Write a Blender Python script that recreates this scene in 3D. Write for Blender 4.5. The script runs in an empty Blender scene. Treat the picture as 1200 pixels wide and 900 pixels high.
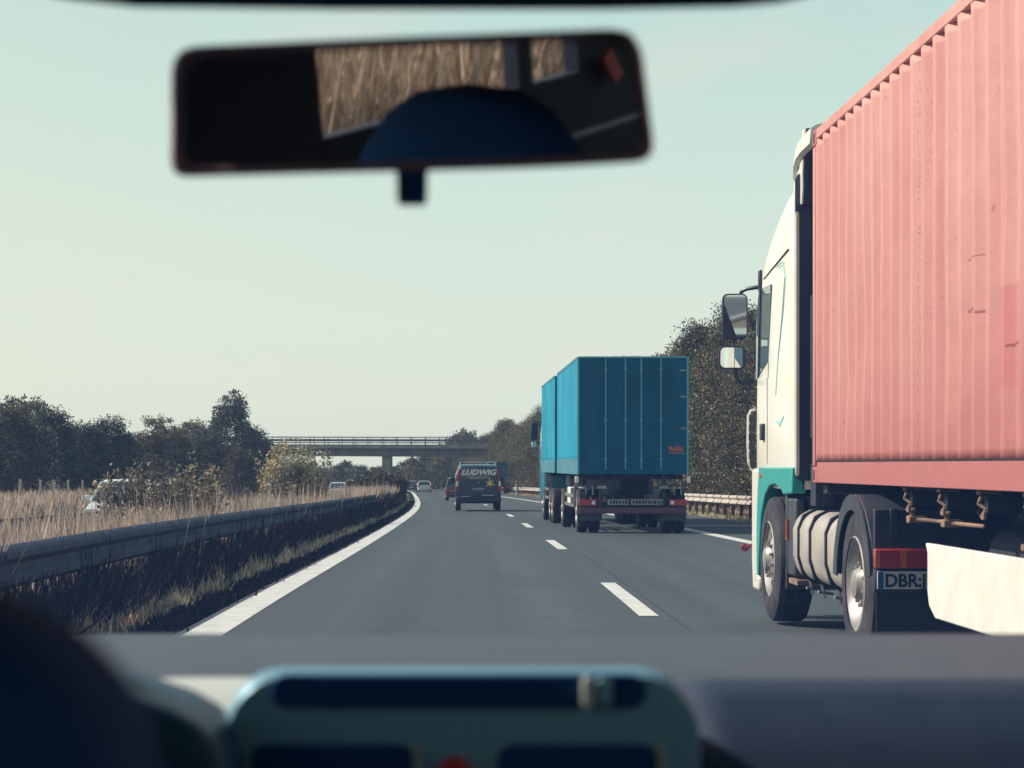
import bpy, math, random
import numpy as np
from mathutils import Vector, Matrix
R = math.radians
rng = np.random.default_rng(7)
random.seed(5)
sc = bpy.context.scene
COL = sc.collection
F = 2400.0; VX = 523.0; VY = 545.0; EYE = 1.29

# ------------------------------------------------------------------ road shape
_yy = np.arange(-120, 1301, 1.0)
_cp = [(-120, -1.63), (0, -.25), (15, -.07), (24, .06), (31, .17), (42, .28), (55, .39), (71, .47), (89, .46), (110, .28), (129, .02),
       (160, -.5), (188, -1.05), (225, -1.75), (260, -2.5), (300, -3.7), (400, -7.8), (600, -19), (1300, -80)]
_c = np.interp(_yy, [p[0] for p in _cp], [p[1] for p in _cp])
_k = np.exp(-.5*(np.arange(-14, 15)/5.0)**2); _k /= _k.sum()
_c = np.convolve(np.pad(_c, 14, mode='edge'), _k, mode='valid')
def cx(y): return np.interp(y, _yy, _c)
def drop(y):
    y = np.asarray(y, float)
    a = 4*np.logaddexp(0, (y-18)/4); b = 20*np.logaddexp(0, (y-340)/20)
    return EYE + .009*(a-b)
def gz(y): return EYE - drop(y)
def terrain(o, y):
    """height of the land at lateral offset o from the road axis"""
    o = np.asarray(o, float)
    h = np.interp(o, [-400, -30, -20, -16.2, -15.4, -6.9, -6.3, -2.75, -2.2, 8.35, 8.7, 11, 30, 400],
                  [.3, .2, .1, -.2, -.27, -.27, -.13, -.07, -.03, -.03, -.05, .0, .9, 2.0])
    return gz(y) + h

# ------------------------------------------------------------------ mesh building
class MB:
    def __init__(s): s.v = []; s.f = []
    def add(s, vs, fs):
        n = len(s.v); s.v += [tuple(map(float, p)) for p in vs]; s.f += [[i+n for i in f] for f in fs]; return s
    def box(s, x0, x1, y0, y1, z0, z1):
        return s.add([(x0,y0,z0),(x1,y0,z0),(x1,y1,z0),(x0,y1,z0),(x0,y0,z1),(x1,y0,z1),(x1,y1,z1),(x0,y1,z1)],
                     [(0,3,2,1),(4,5,6,7),(0,1,5,4),(1,2,6,5),(2,3,7,6),(3,0,4,7)])
    def prism(s, poly, axis, a, b):
        """poly: pairs in the two other axes (x: (y,z); y: (x,z); z: (x,y))"""
        def P(p, t): return (t,p[0],p[1]) if axis == 'x' else (p[0],t,p[1]) if axis == 'y' else (p[0],p[1],t)
        n = len(poly)
        return s.add([P(p,a) for p in poly]+[P(p,b) for p in poly],
                     [list(range(n)), list(range(2*n-1, n-1, -1))]+[(i, i+n, (i+1)%n+n, (i+1)%n) for i in range(n)])
    def tube(s, pts, r, n=8, caps=True):
        pts = [Vector(p) for p in pts]; rs = r if isinstance(r, (list, tuple)) else [r]*len(pts)
        rings = []; prev = None
        for i, p in enumerate(pts):
            d = (pts[min(i+1, len(pts)-1)]-pts[max(i-1, 0)]).normalized()
            a = prev if prev is not None and abs(prev.dot(d)) < .95 else (Vector((0,0,1)) if abs(d.z) < .9 else Vector((1,0,0)))
            u = (a-d*a.dot(d)).normalized(); w = d.cross(u); prev = u
            rings.append([p+(u*math.cos(2*math.pi*k/n)+w*math.sin(2*math.pi*k/n))*rs[i] for k in range(n)])
        vs = [v for rg in rings for v in rg]; fs = []
        for i in range(len(pts)-1):
            for k in range(n): fs.append((i*n+k, i*n+(k+1)%n, (i+1)*n+(k+1)%n, (i+1)*n+k))
        if caps: fs += [list(range(n))[::-1], [(len(pts)-1)*n+k for k in range(n)]]
        return s.add(vs, fs)
    def lathe(s, prof, c=(0,0,0), n=40, axis='x'):
        """prof: (along axis, radius)"""
        vs = []; fs = []
        for a, r in prof:
            for k in range(n):
                t = 2*math.pi*k/n; u, w = r*math.cos(t), r*math.sin(t)
                vs.append((c[0]+a, c[1]+u, c[2]+w) if axis == 'x' else (c[0]+u, c[1]+a, c[2]+w) if axis == 'y' else (c[0]+u, c[1]+w, c[2]+a))
        for i in range(len(prof)-1):
            for k in range(n): fs.append((i*n+k, i*n+(k+1)%n, (i+1)*n+(k+1)%n, (i+1)*n+k))
        return s.add(vs, fs)
    def loft(s, rings, caps=True):
        n = len(rings[0]); vs = [p for rg in rings for p in rg]; fs = []
        for i in range(len(rings)-1):
            for k in range(n): fs.append((i*n+k, i*n+(k+1)%n, (i+1)*n+(k+1)%n, (i+1)*n+k))
        if caps: fs += [list(range(n))[::-1], [(len(rings)-1)*n+k for k in range(n)]]
        return s.add(vs, fs)

def link(o, parent=None):
    COL.objects.link(o)
    if parent is not None: o.parent = parent
    return o
def finish(me, mat, smooth):
    if mat: me.materials.append(mat)
    if smooth:
        me.polygons.foreach_set('use_smooth', [True]*len(me.polygons)); me.set_sharp_from_angle(angle=R(smooth))
def obj(name, mb, mat, parent=None, bevel=0, smooth=35, seg=2, fix=True):
    me = bpy.data.meshes.new(name); me.from_pydata(mb.v, [], mb.f); me.validate()
    if fix:
        import bmesh
        bm = bmesh.new(); bm.from_mesh(me); bmesh.ops.recalc_face_normals(bm, faces=bm.faces[:]); bm.to_mesh(me); bm.free()
    finish(me, mat, smooth)
    o = link(bpy.data.objects.new(name, me), parent)
    if bevel:
        m = o.modifiers.new('bevel', 'BEVEL'); m.width = bevel; m.segments = seg; m.limit_method = 'ANGLE'; m.angle_limit = R(30)
    return o
def npmesh(name, V, Fq, mat, parent=None):
    """fast mesh from arrays: V (n,3), Fq (m,k)"""
    me = bpy.data.meshes.new(name); V = np.asarray(V, np.float32); Fq = np.asarray(Fq, np.int32); k = Fq.shape[1]
    me.vertices.add(len(V)); me.vertices.foreach_set('co', V.ravel())
    me.loops.add(Fq.size); me.loops.foreach_set('vertex_index', Fq.ravel())
    me.polygons.add(len(Fq)); me.polygons.foreach_set('loop_start', np.arange(0, Fq.size, k, dtype=np.int32))
    me.update(calc_edges=True)
    if mat: me.materials.append(mat)
    return link(bpy.data.objects.new(name, me), parent)
def tag(o, label=None, cat=None, group=None, kind=None):
    if label: o['label'] = label
    if cat: o['category'] = cat
    if group: o['group'] = group
    if kind: o['kind'] = kind
    return o
def empty(name, loc=(0,0,0), rz=0, **kw):
    o = link(bpy.data.objects.new(name, None)); o.location = loc; o.rotation_euler = (0,0,rz); o.empty_display_size = .2
    return tag(o, **kw)
def copy_tree(o, parent=None):
    c = o.copy(); COL.objects.link(c); c.parent = parent
    for ch in list(o.children): copy_tree(ch, c)
    return c
def place(o, loc, rz=0, label=None, **kw):
    o.location = loc; o.rotation_euler = (0,0,rz); return tag(o, label, **kw)
def rrect(w, h, r, n=5, cx_=0, cy_=0):
    """rounded rectangle points, w,h full sizes"""
    pts = []
    for sx, sy, a0 in ((1,1,0), (-1,1,90), (-1,-1,180), (1,-1,270)):
        for i in range(n+1):
            a = R(a0+90*i/n); pts.append((cx_+sx*(w/2-r)+r*math.cos(a), cy_+sy*(h/2-r)+r*math.sin(a)))
    return pts
def text(name, body, size, mat, parent, loc, rot, extrude=.004, shear=0, xs=1, bold=0, align='LEFT'):
    cu = bpy.data.curves.new(name, 'FONT'); cu.body = body; cu.size = size; cu.extrude = extrude; cu.shear = shear; cu.offset = bold
    cu.align_x = align; cu.resolution_u = 3; cu.materials.append(mat)
    t = bpy.data.objects.new('t', cu); COL.objects.link(t); bpy.context.view_layer.update()
    me = bpy.data.meshes.new_from_object(t.evaluated_get(bpy.context.evaluated_depsgraph_get())); me.name = name
    bpy.data.objects.remove(t); bpy.data.curves.remove(cu)
    o = link(bpy.data.objects.new(name, me), parent); o.location = loc; o.rotation_euler = rot; o.scale = (xs, 1, 1)
    return o
FACE = (R(90), 0, 0)     # lettering that faces the rear (-Y)

# ------------------------------------------------------------------ materials
def mat(name, col, col2=None, rough=.6, metal=0, scale=3.0, stretch=(1,1,1), lo=.4, hi=.6, bump=0, bscale=40, bstretch=(1,1,1), spec=.5, coat=0, sheen=0, detail=6):
    m = bpy.data.materials.new(name); m.use_nodes = True; nt = m.node_tree; N = nt.nodes; L = nt.links
    b = N['Principled BSDF']; b.inputs['Roughness'].default_value = rough; b.inputs['Metallic'].default_value = metal
    b.inputs['Specular IOR Level'].default_value = spec; b.inputs['Coat Weight'].default_value = coat
    b.inputs['Base Color'].default_value = (*col, 1)
    tc = N.new('ShaderNodeTexCoord')
    def noise(sc_, st, det):
        mp = N.new('ShaderNodeMapping'); mp.inputs['Scale'].default_value = st; L.new(tc.outputs['Object'], mp.inputs[0])
        n = N.new('ShaderNodeTexNoise'); n.inputs['Scale'].default_value = sc_; n.inputs['Detail'].default_value = det; L.new(mp.outputs[0], n.inputs['Vector'])
        return n
    if col2:
        n = noise(scale, stretch, detail); r = N.new('ShaderNodeValToRGB')
        r.color_ramp.elements[0].position = lo; r.color_ramp.elements[0].color = (*col, 1)
        r.color_ramp.elements[1].position = hi; r.color_ramp.elements[1].color = (*col2, 1)
        L.new(n.outputs[0], r.inputs[0]); L.new(r.outputs[0], b.inputs['Base Color'])
    if bump:
        n = noise(bscale, bstretch, 4); bp = N.new('ShaderNodeBump'); bp.inputs['Strength'].default_value = bump; bp.inputs['Distance'].default_value = .02
        L.new(n.outputs[0], bp.inputs['Height']); L.new(bp.outputs[0], b.inputs['Normal'])
    return m
def leafmat(name, cols, trans=.3, rough=.6):
    m = bpy.data.materials.new(name); m.use_nodes = True; nt = m.node_tree; N = nt.nodes; L = nt.links
    b = N['Principled BSDF']; b.inputs['Roughness'].default_value = rough; b.inputs['Specular IOR Level'].default_value = .35
    g = N.new('ShaderNodeNewGeometry'); r = N.new('ShaderNodeValToRGB'); r.color_ramp.interpolation = 'LINEAR'
    cr = r.color_ramp
    while len(cr.elements) < len(cols): cr.elements.new(.5)
    for i, c in enumerate(cols): cr.elements[i].position = i/(len(cols)-1); cr.elements[i].color = (*c, 1)
    L.new(g.outputs['Random Per Island'], r.inputs[0])
    class _o: pass
    tcx = N.new('ShaderNodeTexCoord'); vr = ramp_(N, L, noise_(N, L, tcx.outputs['Object'], .9, 3), [(.35, (.55,.62,.72)), (.5, (1.,.97,.92)), (.65, (1.45,1.28,1.1))])
    rc = mixc(N, L, 1.0, r.outputs[0], vr, 'MULTIPLY'); L.new(rc, b.inputs['Base Color'])
    t = N.new('ShaderNodeBsdfTranslucent'); L.new(rc, t.inputs[0]); mx = N.new('ShaderNodeMixShader'); mx.inputs[0].default_value = trans
    L.new(b.outputs[0], mx.inputs[1]); L.new(t.outputs[0], mx.inputs[2]); L.new(mx.outputs[0], N['Material Output'].inputs[0])
    return m
M = {}
M['white'] = mat('white_paint', (.80,.78,.70), (.74,.71,.62), rough=.35, scale=2, coat=.3)
M['white2'] = mat('white_skirt_paint', (.80,.78,.72), (.72,.69,.62), rough=.45, scale=4)
M['tealp'] = mat('teal_paint', (.03,.38,.36), rough=.35, coat=.3)
M['black'] = mat('black_plastic', (.012,.014,.028), (.02,.022,.04), rough=.45, scale=6)
M['fender'] = mat('fender_plastic', (.03,.034,.05), (.05,.052,.065), rough=.5, scale=5)
M['navy'] = mat('dark_cab_panel', (.02,.03,.06), (.035,.045,.075), rough=.5, scale=3)
M['tyre'] = mat('tyre_rubber', (.018,.016,.024), (.045,.04,.045), rough=.8, scale=6)
M['rim'] = mat('painted_steel', (.42,.40,.38), (.30,.27,.26), rough=.45, metal=.35, scale=8)
M['tank'] = mat('dusty_aluminium', (.50,.45,.40), (.40,.36,.33), rough=.5, metal=.25, scale=4)
M['steel'] = mat('steel', (.32,.32,.33), (.22,.22,.24), rough=.45, metal=.6, scale=8)
M['rust'] = mat('rusty_steel', (.34,.20,.13), (.16,.10,.09), rough=.8, scale=14)
M['chassis'] = mat('chassis_paint', (.016,.02,.04), (.03,.03,.045), rough=.7, scale=8)
M['redlamp'] = mat('red_lens', (.42,.03,.02), rough=.2, coat=.5)
M['orange'] = mat('amber_lens', (.65,.13,.03), rough=.25, coat=.5)
M['plate'] = mat('plate_white', (.62,.62,.60), rough=.45)
M['eublue'] = mat('plate_blue', (.01,.10,.30), rough=.45)
M['ink'] = mat('ink', (.008,.01,.02), rough=.6)
M['glass'] = mat('dark_glass', (.02,.035,.045), rough=.05, spec=.8, coat=.5)
M['glass2'] = mat('cab_glass', (.10,.16,.18), rough=.06, spec=.8, coat=.6)
M['mirror'] = mat('mirror_silver', (.88,.9,.9), rough=.02, metal=1)
M['linewhite'] = mat('road_paint', (.74,.72,.66), (.52,.51,.47), rough=.7, scale=5, lo=.35, hi=.75, detail=9)
M['galv'] = mat('shade_tone_galvanised_steel', (.055,.07,.10), (.04,.05,.075), rough=.75, metal=0, scale=3, spec=.25)  # steel darkened in its colour for the shaded face of the rail
M['galvlit'] = mat('sunlit_tone_guardrail', (.56,.50,.45), (.44,.39,.36), rough=.65, metal=.1, scale=2)  # paler copy of the rail steel, sunlight put into the colour
M['conc'] = mat('concrete', (.30,.28,.25), (.20,.19,.18), rough=.85, scale=.6)
M['bark'] = mat('bark', (.07,.055,.045), (.12,.10,.085), rough=.9, scale=8)
M['tarp'] = mat('teal_tarpaulin', (.003,.21,.34), (.006,.29,.43), rough=.6, spec=.2, scale=1.2, stretch=(1,1,.35), bump=.25, bscale=1.6, bstretch=(1,1,.3))
M['tarpback'] = mat('teal_steel_doors', (.001,.085,.16), (.002,.11,.20), rough=.6, spec=.2, scale=1.5, stretch=(2,1,.3))
M['vanblue'] = mat('navy_van_paint', (.008,.035,.075), rough=.25, coat=.8)
M['lettering'] = mat('white_vinyl', (.85,.85,.80), rough=.5)
M['yellow'] = mat('yellow_vinyl', (.75,.62,.12), rough=.5)
M['letterorange'] = mat('orange_vinyl', (.75,.16,.08), rough=.5)
M['carwhite'] = mat('silver_white_car_paint', (.68,.70,.70), rough=.25, coat=.8)
M['cardark'] = mat('dark_car_paint', (.02,.025,.04), rough=.25, coat=.8)
M['carred'] = mat('maroon_car_paint', (.05,.02,.03), rough=.25, coat=.8)
M['carsilver'] = mat('grey_green_car_paint', (.42,.48,.44), rough=.25, coat=.8)
M['wood'] = mat('pale_post_wood', (.55,.52,.45), (.40,.36,.30), rough=.85, scale=8)

def nmat(name, build):
    m = bpy.data.materials.new(name); m.use_nodes = True; nt = m.node_tree
    build(nt, nt.nodes, nt.links, nt.nodes['Principled BSDF']); return m
def V_(N, op, L, a, b=None, c=None):
    n = N.new('ShaderNodeMath'); n.operation = op
    for i, q in enumerate((a, b, c)):
        if q is None: continue
        if isinstance(q, (int, float)): n.inputs[i].default_value = q
        else: L.new(q, n.inputs[i])
    return n.outputs[0]
def mixc(N, L, fac, a, b, bt='MIX'):
    n = N.new('ShaderNodeMix'); n.data_type = 'RGBA'; n.blend_type = bt
    for i, q in ((0, fac), (6, a), (7, b)):
        if isinstance(q, (int, float)): n.inputs[i].default_value = q
        elif isinstance(q, tuple): n.inputs[i].default_value = (*q, 1)
        else: L.new(q, n.inputs[i])
    return n.outputs[2]
def noise_(N, L, vec, scale, det=5, st=(1,1,1), rough=.5):
    mp = N.new('ShaderNodeMapping'); mp.inputs['Scale'].default_value = st; L.new(vec, mp.inputs[0])
    n = N.new('ShaderNodeTexNoise'); n.inputs['Scale'].default_value = scale; n.inputs['Detail'].default_value = det; n.inputs['Roughness'].default_value = rough
    L.new(mp.outputs[0], n.inputs['Vector']); return n.outputs[0]
def ramp_(N, L, fac, stops):
    r = N.new('ShaderNodeValToRGB'); cr = r.color_ramp
    while len(cr.elements) < len(stops): cr.elements.new(.5)
    for e, (p, c) in zip(cr.elements, stops): e.position = p; e.color = (*c, 1) if isinstance(c, tuple) else (c,c,c,1)
    L.new(fac, r.inputs[0]); return r.outputs[0]
def asphalt(nt, N, L, b):
    tc = N.new('ShaderNodeTexCoord'); uv = tc.outputs['UV']; ob = tc.outputs['Object']
    big = noise_(N, L, ob, .22, 4, (1,.12,1)); streak = noise_(N, L, uv, 2.2, 5, (1,.012,1)); fine = noise_(N, L, ob, 55, 3)
    c = ramp_(N, L, big, [(.3, (.054,.066,.074)), (.7, (.078,.091,.099))])
    c = mixc(N, L, V_(N, 'MULTIPLY', L, ramp_(N, L, streak, [(.42, 0.), (.62, 1.)]), .45), c, (.050,.055,.064))
    # oil and rubber darkening along the wheel tracks, and a paving seam
    sx = N.new('ShaderNodeSeparateXYZ'); L.new(uv, sx.inputs[0]); u = sx.outputs[0]
    w = V_(N, 'ABSOLUTE', L, V_(N, 'SUBTRACT', L, u, 1.98)); seam = V_(N, 'LESS_THAN', L, w, .018)
    c = mixc(N, L, V_(N, 'MULTIPLY', L, seam, .6), c, (.03,.032,.04))
    tr = V_(N, 'ABSOLUTE', L, V_(N, 'SUBTRACT', L, V_(N, 'PINGPONG', L, V_(N, 'SUBTRACT', L, u, 0.), 1.85), .9)); tr = ramp_(N, L, tr, [(0., 1.), (.38, 0.)])
    c = mixc(N, L, V_(N, 'MULTIPLY', L, tr, .22), c, (.12,.13,.135))
    ck = V_(N, 'LESS_THAN', L, V_(N, 'ABSOLUTE', L, V_(N, 'SUBTRACT', L, noise_(N, L, ob, .35, 7, (1,.25,1), .62), .5)), .0022)
    c = mixc(N, L, V_(N, 'MULTIPLY', L, ck, .5), c, (.025,.028,.035))
    pt = ramp_(N, L, noise_(N, L, ob, .12, 2, (1.6,.5,1)), [(.60, 0.), (.61, 1.)]); c = mixc(N, L, V_(N, 'MULTIPLY', L, pt, .28), c, (.045,.05,.06))
    spk = ramp_(N, L, fine, [(.35, .72), (.7, 1.3)])
    c = mixc(N, L, 1.0, c, spk, 'MULTIPLY')
    L.new(c, b.inputs['Base Color']); b.inputs['Roughness'].default_value = .78; b.inputs['Specular IOR Level'].default_value = .4
    bp = N.new('ShaderNodeBump'); bp.inputs['Strength'].default_value = .5; bp.inputs['Distance'].default_value = .006; L.new(fine, bp.inputs['Height']); L.new(bp.outputs[0], b.inputs['Normal'])
M['asphalt'] = nmat('asphalt', asphalt)
def soil(nt, N, L, b):
    tc = N.new('ShaderNodeTexCoord'); ob = tc.outputs['Object']
    a = noise_(N, L, ob, .5, 6); c2 = noise_(N, L, ob, 9, 6)
    c = ramp_(N, L, a, [(.35, (.085,.07,.05)), (.5, (.16,.125,.085)), (.65, (.07,.085,.035))])
    c = mixc(N, L, 1.0, c, ramp_(N, L, c2, [(.3, .5), (.7, 1.4)]), 'MULTIPLY')
    L.new(c, b.inputs['Base Color']); b.inputs['Roughness'].default_value = .95
    bp = N.new('ShaderNodeBump'); bp.inputs['Distance'].default_value = .05; L.new(c2, bp.inputs['Height']); L.new(bp.outputs[0], b.inputs['Normal'])
M['soil'] = nmat('soil_and_grass', soil)
def contpaint(nt, N, L, b):
    tc = N.new('ShaderNodeTexCoord'); ob = tc.outputs['Object']
    big = noise_(N, L, ob, .55, 5, (1,1,.6)); st = noise_(N, L, ob, 3.0, 6, (1,1,.08)); fine = noise_(N, L, ob, 26, 5)
    c = ramp_(N, L, big, [(.3, (.60,.25,.22)), (.7, (.68,.37,.32))])
    c = mixc(N, L, V_(N, 'MULTIPLY', L, ramp_(N, L, st, [(.5, 0.), (.68, 1.)]), .30), c, (.52,.20,.18))
    c = mixc(N, L, V_(N, 'MULTIPLY', L, ramp_(N, L, st, [(.3, 1.), (.42, 0.)]), .30), c, (.74,.42,.36))
    s = N.new('ShaderNodeSeparateXYZ'); L.new(ob, s.inputs[0]); y, z = s.outputs[1], s.outputs[2]
    # lower metre is deeper and dirtier
    low = ramp_(N, L, V_(N, 'MULTIPLY', L, V_(N, 'ADD', L, z, V_(N, 'MULTIPLY', L, big, .5)), .38), [(0.12, 1.), (.38, .5), (.9, 0.)]); c = mixc(N, L, V_(N, 'MULTIPLY', L, low, .8), c, (.42,.125,.125))
    rl_ = V_(N, 'LESS_THAN', L, z, .155); c = mixc(N, L, V_(N, 'MULTIPLY', L, rl_, .4), c, (.36,.11,.11))
    strk = ramp_(N, L, noise_(N, L, ob, 7.0, 5, (1,1,.05)), [(.52, 0.), (.72, 1.)]); c = mixc(N, L, V_(N, 'MULTIPLY', L, strk, .35), c, (.45,.17,.17))
    # rust specks in vertical rows
    row = V_(N, 'LESS_THAN', L, V_(N, 'ABSOLUTE', L, V_(N, 'SUBTRACT', L, y, -3.30)), .022)
    row2 = V_(N, 'LESS_THAN', L, V_(N, 'ABSOLUTE', L, V_(N, 'SUBTRACT', L, y, -3.57)), .03)
    sp = ramp_(N, L, noise_(N, L, ob, 75, 2), [(.55, 0.), (.62, 1.)]); sp2 = ramp_(N, L, noise_(N, L, ob, 6, 2), [(.48, 0.), (.60, 1.)])
    f = V_(N, 'MULTIPLY', L, sp, V_(N, 'MAXIMUM', L, row, V_(N, 'MULTIPLY', L, row2, sp2)))
    c = mixc(N, L, V_(N, 'MULTIPLY', L, f, .55), c, (.30,.11,.12))
    rs = V_(N, 'MULTIPLY', L, ramp_(N, L, noise_(N, L, ob, 11, 3), [(.70, 0.), (.76, 1.)]), .6); c = mixc(N, L, rs, c, (.33,.10,.09))
    # repaired patch of darker paint
    def band(v, a, b_): return V_(N, 'MULTIPLY', L, V_(N, 'GREATER_THAN', L, v, a), V_(N, 'LESS_THAN', L, v, b_))
    pm = V_(N, 'MULTIPLY', L, band(y, -5.45, -4.98), band(z, .50, 1.0)); c = mixc(N, L, V_(N, 'MULTIPLY', L, pm, .55), c, (.50,.155,.16))
    for (ya, yb, za, zb) in ((-4.60,-4.40,.925,.94),(-4.84,-4.62,.905,.92),(-5.45,-5.2,.70,.715),(-4.84,-4.4,1.20,1.206)):
        c = mixc(N, L, V_(N, 'MULTIPLY', L, V_(N, 'MULTIPLY', L, band(y, ya, yb), band(z, za, zb)), .75), c, (.22,.05,.06))
    L.new(c, b.inputs['Base Color']); b.inputs['Roughness'].default_value = .6; b.inputs['Specular IOR Level'].default_value = .35
    bp = N.new('ShaderNodeBump'); bp.inputs['Strength'].default_value = .6; bp.inputs['Distance'].default_value = .03; L.new(noise_(N, L, ob, 2.2, 4), bp.inputs['Height']); L.new(bp.outputs[0], b.inputs['Normal'])
M['container'] = nmat('container_paint', contpaint)
M['leaf_r'] = leafmat('olive_leaves', [(.035,.04,.03), (.08,.08,.045), (.17,.15,.085), (.34,.29,.20)], .22, .5)
M['leaf_r2'] = leafmat('autumn_leaves', [(.04,.04,.025), (.12,.08,.045), (.20,.11,.06)], .22)
M['leaf_d'] = leafmat('dark_leaves', [(.012,.024,.032), (.026,.04,.038), (.06,.07,.05), (.17,.17,.12)], .15)
M['leaf_b'] = leafmat('brownish_leaves', [(.05,.045,.035), (.09,.075,.05), (.20,.16,.11)], .2)
M['leaf_g'] = leafmat('grey_green_leaves', [(.07,.08,.06), (.13,.14,.09), (.24,.23,.16)], .25)
M['reed'] = leafmat('pale_leaves', [(.24,.23,.13), (.42,.38,.24), (.66,.58,.42)], .25)
M['straw'] = leafmat('straw_leaves', [(.10,.10,.06), (.26,.22,.15), (.50,.42,.31)], .25)
M['reedstem'] = leafmat('reddish_stems', [(.28,.13,.10), (.36,.20,.14)], .1)
M['dry'] = leafmat('dry_grass', [(.30,.22,.18), (.46,.36,.30), (.58,.47,.40), (.66,.57,.48)], .3, .8)
M['weed'] = leafmat('shade_dark_weeds', [(.014,.020,.03), (.03,.03,.038), (.09,.05,.05)], .1, .9)  # blade colours carry the blue-dark shade beneath the rail
M['tuft'] = leafmat('pale_grass', [(.36,.32,.22), (.54,.48,.36), (.68,.60,.46)], .3, .8)

# ------------------------------------------------------------------ ground, road, markings
def strip(name, offs, mat_, zoff=0, y0=-80, y1=900, ter=False, kind='structure'):
    ys = np.concatenate([np.arange(y0, min(y1, 300), 4.0), np.arange(max(y0, 300), y1+.1, 20.0)]) if y1 > 300 else np.arange(y0, y1+.1, 2.0)
    offs = np.array(offs, float); n = len(offs)
    V = []; 
    for y in ys:
        z = terrain(offs, y) + zoff if ter else np.full(n, float(gz(y))) + zoff
        V.append(np.stack([cx(y)+offs, np.full(n, y), z], 1))
    V = np.concatenate(V); i = np.arange(len(ys)-1)[:,None]*n; j = np.arange(n-1)[None]
    Fq = np.stack([i+j, i+j+1, i+n+j+1, i+n+j], -1).reshape(-1, 4)
    o = npmesh(name, V, Fq, mat_); me = o.data
    uvl = me.uv_layers.new(name='uv'); U = np.stack([np.tile(offs, len(ys)), np.repeat(ys, n)], 1)[Fq.ravel()]; uvl.data.foreach_set('uv', U.astype(np.float32).ravel())
    me.polygons.foreach_set('use_smooth', [True]*len(me.polygons))
    if kind: o['kind'] = kind
    return o
strip('ground', [-400,-120,-60,-30,-24,-20,-17.5,-16.2,-15.4,-11,-6.9,-6.3,-5,-3.8,-2.75,-2.2,3,8.35,8.7,9.6,11,16,30,80,400], M['soil'], -.02, ter=True)
strip('road', [-2.04,-1.0,1,3,5,7,8.3], M['asphalt'])
strip('opposite_road', [-15.2,-12,-9,-7.05], M['asphalt'], -.235)
strip('edge_line', [-1.97,-1.66], M['linewhite'], .004)
strip('shoulder_line', [5.42,5.72], M['linewhite'], .004)
strip('opposite_edge_line', [-7.7,-7.5], M['linewhite'], -.231)
dmb_y = [20.6-18, 20.6, 37.9, 55.2, 72.3, 90, 108, 126, 144, 162, 180, 198, 216, 234, 252]
for i, y in enumerate(dmb_y):
    a, b_ = y-2.8, y+2.8; ys = np.linspace(a, b_, 6); o0 = 1.79 if i > 1 else 1.79
    V = []; 
    for q in ys: V += [(cx(q)+o0-.085, q, gz(q)+.004), (cx(q)+o0+.085, q, gz(q)+.004)]
    npmesh('lane_dash', V, [(2*k, 2*k+1, 2*k+3, 2*k+2) for k in range(5)], M['linewhite'])['kind'] = 'structure'

# ------------------------------------------------------------------ guardrails
def guardrail(off, y0, y1, face, posts, m, label, group=None, base=0., zh=0., mp=None):
    root = empty('guardrail', (float(cx(y0))+off, y0, float(gz(y0))+base), label=label, cat='guardrail', group=group)
    rx, ry, rz = root.location
    # W-shaped beam: profile (x towards the carriageway, z)
    prof = [(.0,.43),(.03,.435),(.08,.47),(.08,.51),(.02,.56),(.02,.60),(.08,.65),(.08,.69),(.03,.735),(.0,.74)]
    back = [(x-.012, z) for x, z in prof[::-1]]
    ys = np.concatenate([np.arange(y0, min(120, y1), 2.), np.arange(max(120, y0), y1+1, 5.)])
    rings = [[(cx(y)+off+face*px-rx, y-ry, gz(y)+base+zh+pz-rz) for px, pz in prof+back] for y in ys]
    obj('beam', MB().loft(rings), m, root, smooth=40)
    p0 = None
    for y in posts:
        if p0 is None:
            p0 = obj('post', MB().box(-.05,.05,-.03,.03,-.25,.70).box(-.075,-.045,-.05,.05,-.25,.70).loft([[(px+.051+.003*(1 if px > 0 else 0), yq, pz) for px, pz in [(a, b+(.002 if b > .58 else -.002)) for a, b in prof]+[(a, b) for a, b in back]] for yq in (-.15,.15)]).lathe([(0,.001),(0,.02),(.015,.02),(.015,.001)], (.13,.0,.49), 6).lathe([(0,.001),(0,.02),(.015,.02),(.015,.001)], (.13,.0,.67), 6), mp or M['galv'], root); p = p0
        else:
            p = p0.copy(); link(p, root)
        p.location = (float(cx(y))+off-face*.05-rx, y-ry, float(gz(y))+base+zh-rz); p.scale = (face, 1, 1)
    return root
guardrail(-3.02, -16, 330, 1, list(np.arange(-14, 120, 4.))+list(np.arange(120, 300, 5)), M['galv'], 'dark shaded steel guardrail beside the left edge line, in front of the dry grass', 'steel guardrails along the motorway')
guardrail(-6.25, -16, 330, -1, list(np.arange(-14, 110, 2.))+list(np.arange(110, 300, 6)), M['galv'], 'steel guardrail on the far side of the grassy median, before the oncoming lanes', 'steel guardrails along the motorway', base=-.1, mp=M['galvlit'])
guardrail(9.0, -16, 330, -1, list(np.arange(40, 140, 2.))+list(np.arange(140, 320, 4)), M['galvlit'], 'pale sunlit steel guardrail along the right verge below the tree hedge', 'steel guardrails along the motorway', mp=M['rust'])

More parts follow.
